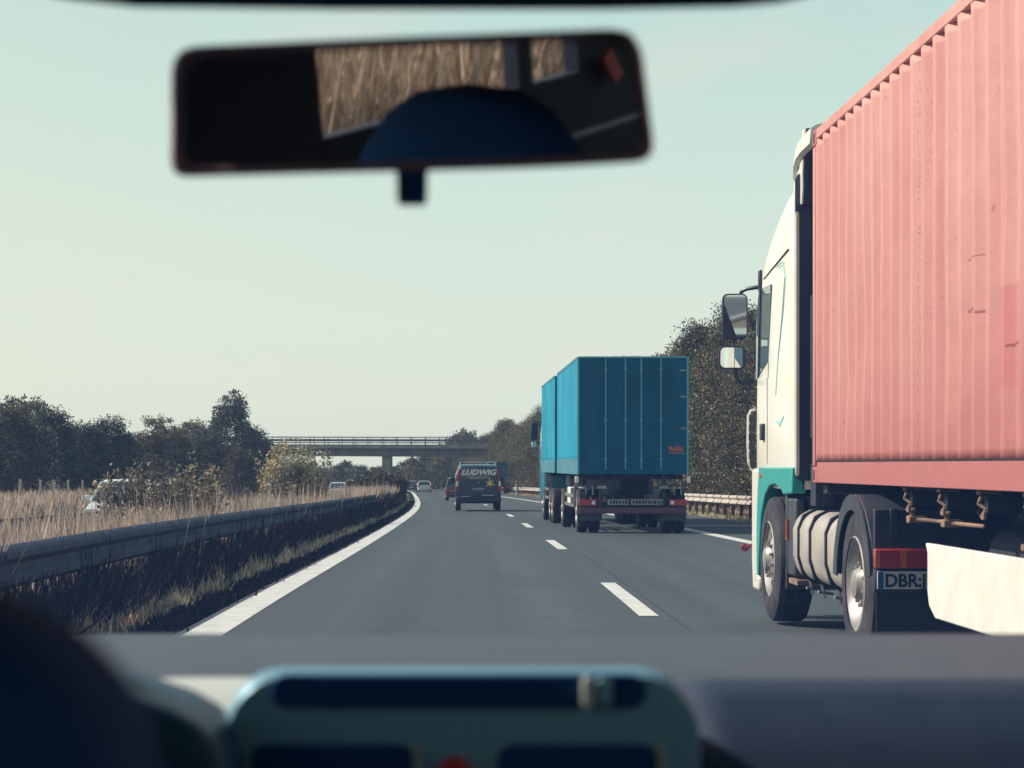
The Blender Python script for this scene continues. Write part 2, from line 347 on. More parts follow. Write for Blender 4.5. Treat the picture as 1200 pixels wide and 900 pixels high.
# ------------------------------------------------------------------ vegetation
def quads(P, D, U, l, w, bend=0):
    """leaves/blades: base P, direction D (unit), side U (unit), length l, width w -> pointed quads (kite)"""
    l = np.asarray(l)[:,None]; w = np.asarray(w)[:,None]
    a = P; b = P + D*l*.45 + U*w*.5; c = P + D*l; d = P + D*l*.45 - U*w*.5
    V = np.stack([a,b,c,d], 1).reshape(-1,3); Fq = np.arange(len(V)).reshape(-1,4); return V, Fq
def unit(a): return a/np.maximum(np.linalg.norm(a, axis=-1, keepdims=True), 1e-9)
def crown(seed, rx, h, z0, nc, nl, ls, cs=.3, top=1.0, spiky=0.0):
    """leaf cloud: nc clumps spread on and in an uneven body, nl leaves each"""
    g = np.random.default_rng(seed)
    t = g.random(nc)**.8; ang = g.random(nc)*2*np.pi
    env = np.interp(t, [0,.12,.4,.7,1], [.62,.92,1.,.78,.22*top+.05])     # body outline by height
    lob = 1+.22*np.sin(ang*2+seed)+.14*np.sin(ang*5+t*7+seed*2)
    rr = rx*env*lob*np.sqrt(.25+.75*g.random(nc))
    C = np.stack([rr*np.cos(ang), rr*np.sin(ang), z0+t*(h-z0)], 1) + g.normal(0, .12, (nc,3))
    if spiky: k = g.random(nc) < spiky; C[k,2] += g.random(k.sum())*h*.16; 
    rad = cs*rx*(.45+.8*g.random(nc))
    P = np.repeat(C, nl, 0); q = g.normal(0, 1, P.shape); q = unit(q)*(g.random(len(P))**.45)[:,None]
    P = P + q*np.repeat(rad, nl)[:,None]*[1,1,.75]
    D = unit(q*.6+g.normal(0,.7,P.shape)+[0,0,.15]); U = unit(np.cross(D, g.normal(0,1,P.shape)))
    s = ls*(.6+.8*g.random(len(P)))
    return quads(P, D, U, s, s*.62)
def limbs(seed, h, rx, z0, r0, n=9):
    g = random.Random(seed); mb = MB(); pts = []; x = y = 0
    for i in range(7): pts.append((x, y, h*.82*i/6)); x += g.uniform(-.12,.12)*rx*.5; y += g.uniform(-.12,.12)*rx*.5
    mb.tube(pts, [r0*(1-i/7.2)+.01 for i in range(7)], 7)
    for k in range(n):
        t = g.uniform(.18, .85); z = h*.82*t; i = min(int(t*6), 5); p = pts[i]; a = g.uniform(0, 6.28); l = rx*g.uniform(.55,.95)*(1.1-t*.6)
        q = [(p[0], p[1], z), (p[0]+math.cos(a)*l*.5, p[1]+math.sin(a)*l*.5, z+l*.35), (p[0]+math.cos(a)*l, p[1]+math.sin(a)*l, z+l*.85)]
        mb.tube(q, [r0*.42*(1-t*.5), r0*.25, .012], 5)
    return mb
def make_tree(seed, rx, h, z0, nc, nl, ls, lm, cs=.3, top=1., spiky=0., name='tree'):
    root = empty(name, cat='tree')
    obj('trunk', limbs(seed, h, rx, z0, .035*h*.5+.03), M['bark'], root)
    V, Fq = crown(seed, rx, h, z0, nc, nl, ls, cs, top, spiky); npmesh('crown', V, Fq, lm, root)
    return root
used = set()
def put_tree(pr, x, y, s, rz, label, group, sz=1.0, base=None):
    o = pr if pr.name not in used else copy_tree(pr); used.add(pr.name); used.add(o.name)
    z = float(terrain(x-float(cx(y)), y)) if base is None else base
    o.location = (x, y, z-.05); o.rotation_euler = (0,0,rz); o.scale = (s,s,s*sz); tag(o, label, 'tree', group); return o
tR = [make_tree(11, 2.6, 8.6, .2, 380, 130, .108, M['leaf_r'], .30, 1.2, .12, 'verge_tree'), make_tree(12, 2.3, 7.4, .15, 350, 130, .108, M['leaf_r'], .32, 1.5, .1, 'verge_tree'),
      make_tree(13, 2.4, 7.0, .15, 320, 120, .108, M['leaf_r2'], .32, 1.3, .1, 'verge_tree')]
GR = 'roadside trees in the dense hedge along the right verge'
desc = ['tall olive leafy tree', 'bushy grey olive tree', 'rusty brown autumn tree']
g = random.Random(3)
y = 58.; k = 0
where = {0: 'right beside the white cab', 1: 'between the white cab and the blue truck'}
while y < 345:
    near = y < 130
    kk = 2 if (k in (9, 17, 22)) else (k % 2)
    off = 12.0+g.uniform(-.4,.8) if y < 200 else 11.0+g.uniform(-.2,.8)
    x = float(cx(y))+off; s = g.uniform(.92,1.04)
    s *= float(np.interp(y, [58,72,88,120,200], [.70,.76,.90,.93,.97]))
    lab = f"{desc[kk]} in the right hedge, number {k+1} along it from the white cab"
    put_tree(tR[kk], x, y, s, g.uniform(0,6.28), lab, GR, g.uniform(.9,1.08))
    y += 3.6 if y < 110 else 5.2; k += 1
nR = k
# second, taller row behind closes the gaps
y = 66.
while y < 330:
    put_tree(tR[k % 2], float(cx(y))+15.5+g.uniform(-.8,1.2), y, g.uniform(.92,1.08), g.uniform(0,6.28), 'olive leafy tree in the back row of the right hedge, mostly behind nearer trees', 'trees in the back row of the right hedge')
    y += 8.5; k += 1
# left wood beyond the oncoming carriageway
tL = [make_tree(21, 2.7, 6.6, .1, 210, 90, .17, M['leaf_d'], .30, 1.2, .15, 'bushy_tree'), make_tree(22, 2.4, 6.0, .1, 190, 90, .17, M['leaf_b'], .30, 1.0, .25, 'bushy_tree'),
      make_tree(23, 2.2, 6.4, .3, 80, 70, .17, M['leaf_g'], .22, .8, .35, 'feathery_tree'), make_tree(24, 3.0, 8.2, .8, 230, 90, .18, M['leaf_d'], .24, .7, .2, 'tall_tree')]
GL = 'trees of the wood behind the oncoming lanes'
def px_x(px, y): return (px-VX)*y/F
lt = [ # px, y(distance), kind, top row in px, label
 (-45,118,0,478,'dark bushy tree at the left border of the picture'), (12,121,1,482,'brownish bushy tree at the far left end of the wood'), (38,124,2,466,'feathery grey green tree rising above the far left bushes'),
 (62,126,0,484,'dark round tree right of the feathery grey one'), (96,132,0,500,'dark low tree behind the row of pale stakes'), (84,142,2,503,'small feathery tree peeping between two dark crowns'),
 (128,134,0,494,'dark dome shaped tree above the white oncoming car'), (152,150,1,520,'low brownish bush in the dip of the wood behind the white car'), (183,158,2,487,'thin bare looking feathery tree with wispy top'),
 (176,150,1,510,'brownish tree under the wispy feathery top'), (205,156,1,508,'brown grey tree left of the tallest one'), (225,175,2,492,'loose feathery tree with a small dark top beside the tallest tree'),
 (243,165,0,512,'dark green tree in front of the tallest trunk'), (272,196,3,461,'tallest dark tree at the right end of the wood'), (297,205,0,505,'dark shoulder tree leaning right of the tallest tree'),
 (282,150,1,528,'low brown green shrub tree at the right foot of the wood'), (262,168,1,522,'mid height brown tree below the tallest tree'), (-15,140,2,470,'feathery tree at the left border behind darker bushes'),
 (20,150,0,474,'dark tree behind the feathery grey one'), (110,158,0,508,'dark tree filling the gap left of the dome shaped tree'), (155,175,0,512,'dark tree far behind the dip of the wood'), (200,190,0,505,'dark tree deep in the wood behind the brown ones'), (235,200,0,502,'dark tree deep in the wood left of the tallest tree'),
 (312,260,0,522,'dark tree at the bridge end behind the leafy reeds')]
hs = [6.6,6.0,6.4,8.2]
for i, (px, y, kd, ty, lab) in enumerate(lt):
    x = px_x(px, y); zb = float(terrain(x-float(cx(y)), y)); ztop = EYE-(ty-VY)*y/F; s = (ztop-zb)/hs[kd]/(1.12 if kd == 3 else 1.04)
    put_tree(tL[kd], x, y, s, i*1.7, lab, GL)
# trees beyond the bridge
tF = [make_tree(31, 4.2, 9.0, .1, 110, 60, .42, M['leaf_d'], .33, 1.4, .1, 'distant_tree'), make_tree(32, 3.8, 9.0, .1, 110, 60, .42, M['leaf_r'], .33, 1.2, .1, 'distant_tree')]
ft = [(395,330,545),(408,350,541),(424,345,546),(437,360,548),(447,380,547),(462,370,547),(474,350,541),(487,345,537),(500,355,534),(513,350,537),(527,365,534),(541,350,538),(556,345,536),(571,340,537),(586,335,536),
      (330,340,548),(346,350,547),(362,335,545),(379,345,548),(550,420,507),(536,430,513),(600,345,533),(618,350,530), (520,420,522), (566,430,515)]
for i, (px, y, ty) in enumerate(ft):
    x = px_x(px, y); zb = float(gz(y)); ztop = EYE-(ty-VY)*y/F; s = max((ztop-zb)/9.3, .35)
    side = 'left of the pier' if px < 447 else 'right of the pier'
    wh = {550: 'tallest tree crown poking above the bridge railing', 536: 'small tree crown just above the bridge railing'}.get(px)
    put_tree(tF[i % 2], x, y, s, i*2.1, wh or f'distant tree seen under the bridge deck, number {i+1} from the left {side}', 'distant trees beyond the bridge', base=zb)

def blades(name, X0, X1, Y0, Y1, n, h, hv, w, m, label, base=None, lean=.25, root=None, cat=None, clump=0, seed=1, dens=None):
    g = np.random.default_rng(seed)
    if clump:
        nc = max(n//clump, 1); cyy = g.random(nc); cxx = g.random(nc); hh = .5+g.random(nc)*.9
        cyy = Y0+(Y1-Y0)*(cyy**(dens or 1)); cxx = X0+(X1-X0)*cxx
        y = np.repeat(cyy, clump)+g.normal(0,.07,nc*clump); o = np.repeat(cxx, clump)+g.normal(0,.06,nc*clump); hs_ = np.repeat(hh, clump)
    else:
        y = Y0+(Y1-Y0)*(g.random(n)**(dens or 1)); o = X0+(X1-X0)*g.random(n); hs_ = np.ones(n)
    n = len(y); P = np.stack([cx(y)+o, y, terrain(o, y)-.03], 1)
    D = unit(np.stack([g.normal(0,lean,n), g.normal(0,lean,n), np.ones(n)], 1)); a = g.random(n)*np.pi; U = np.stack([np.cos(a), np.sin(a), np.zeros(n)], 1)
    far = 1+np.maximum(y, 0)/45.
    l = h*hs_*(1-hv+2*hv*g.random(n)); V, Fq = quads(P, D, U, l, w*far*(.6+.8*g.random(n)))
    return npmesh(name, V, Fq, m)
tag(blades('dry_grass', -6.1,-3.5, -9, 62, 85000, .62, .35, .016, M['dry'], '', clump=14, dens=1.35), 'tall sunlit pinkish dry grass growing on the median behind the dark guardrail', 'grass', kind='stuff')
tag(blades('tall_dry_grass', -5.9,-3.3, -14, 1.5, 30000, 1.25, .3, .02, M['dry'], '', clump=12, seed=9), 'tall dry grass beside and behind the viewer, seen brown in the rear view mirror', 'grass', kind='stuff')
tag(blades('distant_dry_grass', -6.1,-3.1, 60, 300, 26000, .7, .4, .03, M['dry'], '', seed=2, clump=10), 'dry grass on the distant stretch of the median', 'grass', kind='stuff')
tag(blades('far_shoulder_grass', -19.5,-15.6, 25, 260, 30000, .75, .35, .03, M['dry'], '', seed=3), 'dry pink grass beyond the oncoming lanes at the foot of the wood', 'grass', kind='stuff')
tag(blades('shade_dark_weeds', -3.55,-2.82, 2, 130, 95000, .44, .4, .022, M['weed'], '', seed=4, dens=1.4, clump=16, lean=.45), 'low weeds coloured dark for the shade under the left guardrail', 'weeds', kind='stuff')
tag(blades('rail_shadow_weeds', -2.56,-2.06, 4, 130, 60000, .07, .5, .02, M['weed'], '', seed=8, dens=1.4, clump=12, lean=.6), 'low weeds coloured dark like the guardrail shadow between the grass tufts and the white edge line', 'weeds', kind='stuff')  # dark strip painted with weeds where the rail shadow falls
tag(blades('grass_tufts', -2.86,-2.50, 6, 130, 11000, .19, .4, .012, M['tuft'], '', seed=5, dens=1.6, clump=22, lean=.35), 'pale grass tufts in a sunlit strip between guardrail and edge line', 'grass', kind='stuff')
tag(blades('tall_weeds', -2.98,-2.86, 7, 90, 500, .70, .35, .014, M['weed'], '', seed=12, dens=1.2, clump=6, lean=.16), 'sparse brown stems standing in front of the left guardrail', 'weeds', kind='stuff')
tag(blades('straw_weeds', -3.4,-3.12, 7, 120, 7000, .80, .3, .012, M['dry'], '', seed=13, dens=1.3, clump=9, lean=.16), 'straw tips poking over the top of the left guardrail', 'grass', kind='stuff')
tag(blades('verge_grass', 8.4,11.5, 20, 300, 26000, .16, .5, .03, M['tuft'], '', seed=6, lean=.4), 'short pale grass under the right guardrail', 'grass', kind='stuff')

def reeds(name, x, y, rad, h, n, seed, label, stemm, leafm, nl=16, ls=.09, ry=1.0, lean=.16, group=None):
    g = np.random.default_rng(seed); root = empty(name, (x, y, float(terrain(x-float(cx(y)), y))), label=label, cat='shrub', group=group)
    a = g.random(n)*6.28; r = rad*np.sqrt(g.random(n)); B = np.stack([r*np.cos(a)*.8, r*np.sin(a)*ry*.8, np.zeros(n)], 1)
    D = unit(np.stack([np.cos(a)*r/rad*lean*1.6+g.normal(0,lean*.5,n), np.sin(a)*r/rad*lean+g.normal(0,lean*.5,n), np.ones(n)], 1)); hh = h*(.62+.38*g.random(n))*(1-.25*(r/rad)**2)
    U = unit(np.cross(D, [0,1,.1])); W = np.full(n, .02)
    V, Fq = quads(B, D, U, hh, W); npmesh('stems', V, Fq, stemm, root)
    t = g.random((n, nl)); t = (.22+.78*t); P = (B[:,None]+D[:,None]*(hh[:,None]*t)[...,None]).reshape(-1,3)
    d = unit(g.normal(0,1,P.shape)*[1,1,.5]+[0,0,.35]); u = unit(np.cross(d, g.normal(0,1,P.shape))); s = ls*(.6+.8*g.random(len(P)))
    V, Fq = quads(P, d, u, s, s*.55); npmesh('leaves', V, Fq, leafm, root)
    return root
reeds('leafy_reeds', px_x(346,58), 58, 1.05, 2.6, 190, 1, 'tall pale yellow leafy reeds with reddish stems behind the left guardrail', M['reedstem'], M['reed'], 40, .10, lean=.10)
reeds('wild_shrub', px_x(190,34), 34, .74, 1.82, 190, 2, 'loose olive wild shrub leaning in front of the white oncoming car', M['weed'], M['straw'], 40, .085, lean=.3)
reeds('wild_shrub', px_x(158,31), 31, .55, 1.02, 110, 7, 'straw coloured weeds at the nose of the white oncoming car', M['dry'], M['reed'], 26, .07, lean=.3)
reeds('median_shrub', px_x(430,128), 128, 1.2, 1.9, 150, 3, 'dark brown shrub on the median below the bridge pier', M['weed'], M['leaf_b'], 34, .2)
reeds('median_shrub', px_x(455,134), 134, 1.1, 2.2, 150, 4, 'ochre shrub on the median just right of the bridge pier', M['reedstem'], M['leaf_r2'], 34, .2)
reeds('median_shrub', px_x(464,150), 150, .7, 1.6, 90, 5, 'dark low shrub at the right end of the median', M['weed'], M['leaf_b'], 30, .2)
reeds('median_shrub', px_x(398,95), 95, .8, 1.2, 90, 6, 'thin dry shrub right of the leafy reeds', M['dry'], M['reed'], 12, .1)

# pale stakes beyond the oncoming lanes
stk = obj('wooden_stake', MB().prism(rrect(.09,.09,.02,2), 'z', -.2, 1.25), M['wood'])
names = ['first', 'second', 'third', 'fourth', 'fifth']
for i, px in enumerate([24, 47.5, 63, 80, 97]):
    o = stk if i == 0 else link(stk.copy()); y = 84+i*3.5; x = px_x(px, y)
    place(o, (x, y, float(terrain(x-float(cx(y)), y))+.12), 0, f'{names[i]} pale wooden stake from the left, standing in dry grass before the wood', cat='stake', group='pale stakes along the oncoming lanes')
# low picket fence piece at the right foot of the wood
rt = empty('picket_fence', (px_x(290,150), 150, float(gz(150))-.1), label='low pale picket fence at the right foot of the wood', cat='fence')
mb = MB()
for i in range(22): mb.box(-3.2+i*.3,-3.12+i*.3,0,.03,0,.95+.12*math.sin(i*2.3))
obj('pickets', mb, M['wood'], rt); obj('rail', MB().box(-3.3,3.4,.032,.07,.55,.62), M['wood'], rt)

# ------------------------------------------------------------------ bridge
by = 285.; bx = float(cx(by)); gzb = float(gz(by)); top0 = EYE-(519.5-VY)*by/F; bot0 = EYE-(537-VY)*by/F
br = empty('road_bridge', (0, by, gzb), label='long grey concrete road bridge with railing crossing above the motorway', cat='bridge')
sl = math.radians(-2.0)
def bz(z): return z-gzb
obj('deck', MB().prism([(-62,bz(bot0)+.55),(34,bz(bot0)+.05),(34,bz(top0)-.35),(-62,bz(top0)-.15)], 'y', 0.6, 8.4), mat('bridge_beam', (.115,.105,.12), (.17,.15,.15), rough=.85, scale=.7), br)
obj('parapet_slab', MB().prism([(-62.1,bz(top0)-.6),(34.1,bz(top0)-.8),(34.1,bz(top0)-.25),(-62.1,bz(top0)-.05)], 'y', -.1, 9.1), M['conc'], br)
rm = mat('bridge_railing_paint', (.10,.11,.13), rough=.7)
for yy in (0.1, 8.8):
    mb = MB()
    for hh in (.25, .6, 1.0):
        mb.prism([(-62,bz(top0)-.05+hh),(34,bz(top0)-.25+hh),(34,bz(top0)-.17+hh),(-62,bz(top0)+.03+hh)], 'y', yy, yy+.07)
    for i in range(48): x = -61+2.*i; zz = bz(top0)-.07-.2*(x+62)/96; mb.box(x,x+.1,yy+.005,yy+.065,zz,zz+1.02)
    obj('railing', mb, rm, br)
obj('crash_beam', MB().prism([(-62,bz(top0)+.38),(34,bz(top0)+.18),(34,bz(top0)+.50),(-62,bz(top0)+.70)], 'y', .75, .85), rm, br)
pierx = px_x(452.5, by)
obj('pier', MB().box(pierx-.62,pierx+.62,1.5,7.4,-.6,bz(bot0)+.34), M['conc'], br, bevel=.06)
obj('pier', MB().box(-33,-31.8,1.5,7.4,-.6,bz(bot0)+.45), M['conc'], br, bevel=.06)
obj('abutment', MB().box(15,30,.9,8.2,-1,bz(bot0)+.14), M['conc'], br)
lp = empty('lamp_pole', (px_x(459.5,262), 262, float(gz(262))), label='thin pale pole just right of the bridge pier', cat='pole')
obj('mast', MB().tube([(0,0,0),(0,0,5.2)], [.07,.045], 8), M['galv'], lp); obj('foot', MB().lathe([(0,.001),(0,.14),(.3,.12),(.32,.001)], axis='z', n=12), M['galv'], lp)
dl0 = None
for i, (px, y, lab) in enumerate(((605,205,'white marker post beside the right guardrail left of the blue truck'),(246,66,'white marker post beyond the median between wood and wild shrub'))):
    x = px_x(px, y) if i == 0 else px_x(px, 92); y = y if i == 0 else 92.
    r_ = empty('marker_post', (x, y, float(terrain(x-float(cx(y)), y))+(.25 if i == 0 else .1)), label=lab, cat='marker post', group='white marker posts')
    obj('post', MB().prism(rrect(.12,.12,.03,2), 'z', -.3, 1.2), M['lettering'], r_); obj('reflector', MB().box(-.06,.06,-.066,-.0615,.9,1.05), M['ink'], r_)

# ------------------------------------------------------------------ wheels
def wheel(parent, x, y, r, w, side=-1, big=True, rimmat=None, dual=False, zc=None):
    """side -1: outer face towards -x. x is the outer face of the tyre"""
    zc = r if zc is None else zc; W = w*(2.15 if dual else 1); s = side
    rr = .575*r
    rim = MB()
    if big:
        dish = .02 if not dual else .06; out = 0.0
        prof = [(-s*0-s*(-.006), rr*1.03), (s*-.0, rr*1.06), (s*-.004, rr*1.0), (-s*.03, rr*.95), (-s*(.03+dish*.4), rr*.86), (-s*(.03+dish), rr*.78), (-s*(.025+dish), rr*.62), (-s*(.0+dish*.9), rr*.50), (-s*(-.01+dish*.9), rr*.42),
                (-s*(-.02+dish*.7), rr*.36), (-s*(-.05+dish*.7), rr*.30), (-s*(-.06+dish*.7), rr*.10), (-s*(-.06+dish*.7), .001)]
        rim.lathe(prof, (0,0,0), 36)
        for k in range(10):
            t = 2*math.pi*k/10+.3; rim.lathe([(0,.001),(0,.015),(s*.03,.015),(s*.03,.001)], (-s*(dish*.9-.005), rr*.46*math.cos(t), rr*.46*math.sin(t)), 6)
    else:
        rim.lathe([(s*.0, rr*1.12), (s*-.004, rr*1.05), (-s*.03, rr*.95), (-s*.02, rr*.5), (-s*.0, rr*.2), (0,.001)], (0,0,0), 24)
        for k in range(5):
            t = 2*math.pi*k/5; rim.tube([(-s*.01, rr*.2*math.cos(t), rr*.2*math.sin(t)), (-s*.005, rr*.98*math.cos(t), rr*.98*math.sin(t))], rr*.11, 5)
    wl = obj('wheel', rim, rimmat or M['rim'], parent); wl.location = (x, y, zc)
    if big:
        mb = MB()
        for k in range(10):
            t = 2*math.pi*k/10
            c = Vector((-s*(.022+(.06 if dual else .02)*.95), rr*.72*math.cos(t), rr*.72*math.sin(t)))
            mb.lathe([(-s*.02,rr*.10),(s*.004,rr*.10),(s*.006,.001)], c, 14)
        obj('hand_holes', mb, M['ink'], wl)
    ty = MB(); q = -s
    def ring(a0, W_):
        p = [(0+a0, rr*1.02), (q*0+a0*1, rr*1.1), (a0-q*.012 if False else a0+q*.0, rr*1.3), (a0+q*.004, r*.90), (a0+q*.02, r*.965), (a0+q*.045, r*.995)]
        ng = 4 if big else 3; a = .05; b = W_-.05
        for i in range(ng):
            m_ = a+(b-a)*(i+1)/(ng+1); p += [(a0+q*(m_-.009), r), (a0+q*(m_-.008), r-.018), (a0+q*(m_+.008), r-.018), (a0+q*(m_+.009), r)]
        p += [(a0+q*(W_-.045), r*.995), (a0+q*(W_-.02), r*.965), (a0+q*W_, r*.85), (a0+q*W_, rr*1.02)]
        return p
    ty.lathe(ring(0, w), (0,0,0), 44)
    if dual: ty.lathe(ring(q*w*1.12, w), (0,0,0), 44)
    ty.lathe([(q*.05, rr*1.02), (q*(W-.02), rr*1.02)], (0,0,0), 24); ty.lathe([(q*(W-.02), rr*1.02), (q*(W-.02), .05)], (0,0,0), 24)
    obj('tyre', ty, M['tyre'], wl, smooth=30)
    return wl

# ------------------------------------------------------------------ the near truck (local: x from truck axis, y from front axle)
TX, TY = 3.93, 16.9
trk = empty('container_truck', (TX, TY, 0), label='white cab truck with teal trim hauling the salmon red container in the right lane', cat='truck')
hw = 1.24
def ring(z, yf, yr, w, rf, rr_=.05, n=6):
    """plan outline of the cab at height z: rounded at the front"""
    pts = []
    for sx, a0 in ((1,0), (-1,90)):
        for i in range(n+1):
            a = R(a0+90*i/n); pts.append((sx*(w-rf)+rf*math.cos(a), yf-rf+rf*math.sin(a)*1.0, z))
    for sx, a0 in ((-1,180), (1,270)):
        for i in range(3):
            a = R(a0+45*i); pts.append((sx*(w-rr_)+rr_*math.cos(a), yr+rr_+rr_*math.sin(a), z))
    return pts
YR = -1.02
lev = [(1.10,1.06,YR,hw-.03,.26),(1.27,1.10,YR,hw,.28),(1.6,1.11,YR,hw,.28),(2.05,1.08,YR,hw,.28),(2.5,.98,YR,hw-.005,.28),(2.85,.88,YR,hw-.012,.28),(3.0,.80,YR,hw-.02,.30),
       (3.15,.62,YR,hw-.03,.38),(3.3,.36,YR,hw-.045,.45),(3.42,.05,YR,hw-.06,.5),(3.50,-.30,YR,hw-.085,.5),(3.55,-.62,YR,hw-.11,.3)]
cab = obj('cab_body', MB().loft([ring(*l) for l in lev]), M['white'], trk, bevel=0, smooth=40)
obj('cab_rear_panel', MB().prism(rrect(2.46,2.38,.05,4,0,2.36), 'y', YR-.02, YR-.003), M['navy'], trk, bevel=.012)
obj('rear_window_bulge', MB().prism(rrect(1.9,.72,.16,5,-.12,2.98), 'y', YR-.075, YR-.022), M['navy'], trk, bevel=.03)
obj('upper_rear_panel', MB().box(-1.16,1.16,-1.10,-1.03,3.30,3.80), M['navy'], trk, bevel=.02)
# side fairings behind the cab
def Y(px, x=2.69): return x*F/(px-VX)-TY
for s in (-1, 1):
    mb = MB(); p = [(YR+.05,3.50),(YR-.0,3.36),(YR-.03,3.2),(YR-.035,2.9),(YR-.04,1.3),(YR-.02,1.2),(YR+.03,1.3)]
    mb.prism(p, 'x', s*(hw-.045), s*(hw-.012)); obj('side_fairing', mb, M['white'], trk, bevel=.008)
# roof deflector: stand panels with a stepped outline and a drooping cap
dm = M['white']
for s in (-1, 1):
    p = [(-.86,3.40),(-.88,3.50),(-.86,3.62),(-1.00,3.66),(-1.04,3.73),(-1.07,3.86),(-1.15,3.93),(-1.22,3.93),(-1.17,3.72),(-1.13,3.60),(-1.14,3.48),(-1.10,3.36)]
    obj('deflector_strut', MB().prism([(a, b-.06) for a, b in p], 'x', s*(hw-.065), s*(hw-.05)), dm, trk, bevel=.004)
    obj('strut_lining', MB().prism([(a, b-.06) for a, b in p], 'x', s*(hw-.10), s*(hw-.068)), M['navy'], trk)
capr = []
for (yy, zt, w) in ((-.84,3.70,hw-.03),(-.90,3.79,hw-.02),(-1.04,3.83,hw-.015),(-1.25,3.85,hw-.015),(-1.62,3.86,hw-.02)):
    o_ = []; i_ = []
    for k in range(13):
        t = math.pi*k/12; e = .28; X = w*math.copysign(abs(math.cos(t))**e, math.cos(t)); Z = zt-.17+.17*abs(math.sin(t))**e
        o_.append((X, yy, Z)); i_.append((X*.975, yy-.004, Z-.025))
    capr.append(o_+i_[::-1])
obj('deflector_cap', MB().loft(capr), dm, trk, smooth=50)
lr = [[(x*.972, y-.004 if i else y-.02, z-.028) for x, y, z in rg[:13]]+[(x*.955, y-.004 if i else y-.02, z-.034) for x, y, z in rg[:13]][::-1] for i, rg in enumerate(capr)]
obj('cap_liner', MB().loft(lr), M['navy'], trk, smooth=50)
mb = MB()
for s in (-.95, .95): mb.tube([(s,-.95,3.48),(s+.02,-1.15,3.62),(s-.01,-1.2,3.74)], .025, 6); mb.box(s-.05,s+.05,-1.25,-1.05,3.60,3.72)
mb.box(-1.0,1.0,-1.08,-1.04,3.48,3.72).box(-1.1,1.1,-1.05,-.98,3.40,3.46); obj('deflector_bracket', mb, M['navy'], trk, bevel=.01)
# side windows, doors, seams
for s in (-1, 1):
    X0, X1 = s*(hw-.006), s*(hw+.006)
    win = [(Y(886.5),2.02),(Y(900.5),2.16),(Y(903.6),2.79),(Y(890.0),2.80),(Y(887.0),2.55)]
    wy = [(a, b) for a, b in win]
    wo = obj('side_window', MB().prism(wy, 'x', X0, X1), M['glass2'], trk, bevel=.01)
    fr = MB().prism([(Y(889.5),2.04),(Y(890.8),2.10),(Y(893),2.80),(Y(891.5),2.80)], 'x', s*(hw+.002), s*(hw+.016)); obj('window_frame', fr, M['black'], wo)
    mb = MB()
    for a in ((Y(899.4),1.30,2.02),(Y(900.6),2.02,2.16)): mb.box(*sorted((s*(hw-.004), s*(hw+.003))), a[0], a[0]+.012, a[1], a[2])
    mb.prism([(Y(893.5),2.868),(Y(922),2.992),(Y(922),2.998),(Y(893.5),2.874)], 'x', s*(hw-.03), s*(hw-.006)); obj('door_seam', mb, M['ink'], trk)
    dh = MB().box(*sorted((s*(hw-.002), s*(hw+.03))), Y(896.5), Y(894), 1.50, 1.64); obj('door_handle', dh, M['black'], trk, bevel=.01)
    # teal swoosh drawn on the sleeper side
    sw = [(Y(925),1.60),(Y(917),1.78),(Y(914),2.2),(Y(918),2.62),(Y(916),2.66),(Y(910.5),2.2),(Y(911),1.8)]
    mb = MB().tube([(s*(hw+.001), a, b) for a, b in [(Y(909.5),1.86),(Y(912),2.15),(Y(917),2.50),(Y(920),2.78),(Y(917),2.92),(Y(910),2.90)]], .006, 4)
    mb.prism([(Y(909),1.66),(Y(914),1.60),(Y(919),1.68),(Y(914),1.64)], 'x', s*(hw), s*(hw+.005)); obj('swoosh_stripe', mb, mat('pale_teal_vinyl', (.30,.62,.62)), trk)
# lower cab: teal arch panel and white front corner
for s in (-1, 1):
    arch = []
    for i in range(13):
        a = R(8+172*i/12) if False else R(0+180*i/12); arch.append((.66*math.cos(a), .50+.62*math.sin(a)))
    arch = [(max(a, -.70), b) for a, b in arch]
    # teal: from the rear of the cab over the wheel to the front lower corner
    poly = [(YR,1.272),(YR,1.07),(-.60,1.055),(-.47,1.10),(-.2,1.135),(.1,1.12),(.36,1.03),(.56,.85),(.66,.60),(.70,.34),(.78,.34),(.80,.70),(.74,1.05),(.66,1.272)]
    obj('teal_arch', MB().prism(poly, 'x', s*(hw-.10), s*(hw+.012)), M['tealp'], trk, bevel=.012)
    wc = [(.803,.70),(.783,.34),(.72,.335),(.74,.20),(1.06,.20),(1.12,.45),(1.12,1.262),(.668,1.262),(.745,1.05)]
    obj('front_corner', MB().prism(wc, 'x', s*(hw-.3), s*(hw+.004)), M['white'], trk, bevel=.03)
    obj('indicator', MB().box(*sorted((s*(hw+.004), s*(hw+.02))), .50,.58,1.18,1.22), M['orange'], trk, bevel=.005)
obj('bumper', MB().box(-hw+.31,hw-.31,.90,1.14,.20,1.09), M['white'], trk, bevel=.03)
obj('engine_block', MB().box(-.80,.80,YR+.02,.88,.45,1.26).box(-hw+.13,hw-.13,YR+.02,-.62,.95,1.05), M['chassis'], trk)
mb = MB()
for s in (-1,1):
    pts = [(.82,-.62+0,0)]
    mb.prism([(-.58,.30),(-.53,.30),(-.55,.70),(-.52,1.05),(-.60,1.05),(-.62,.7)], 'x', s*(hw-.36), s*(hw-.02))
obj('wheel_guard', mb, M['fender'], trk, bevel=.008)
obj('side_skirt_panel', MB().box(-hw+.02,-hw+.10,-.98,-.63,.42,1.03), M['fender'], trk, bevel=.02)
obj('side_marker', MB().box(-hw-.0,-hw+.018,-.70,-.66,.70,.86), M['orange'], trk)
obj('step', MB().box(-hw+.02,-hw+.3,-1.1,-.7,.36,.40), M['rust'], trk)
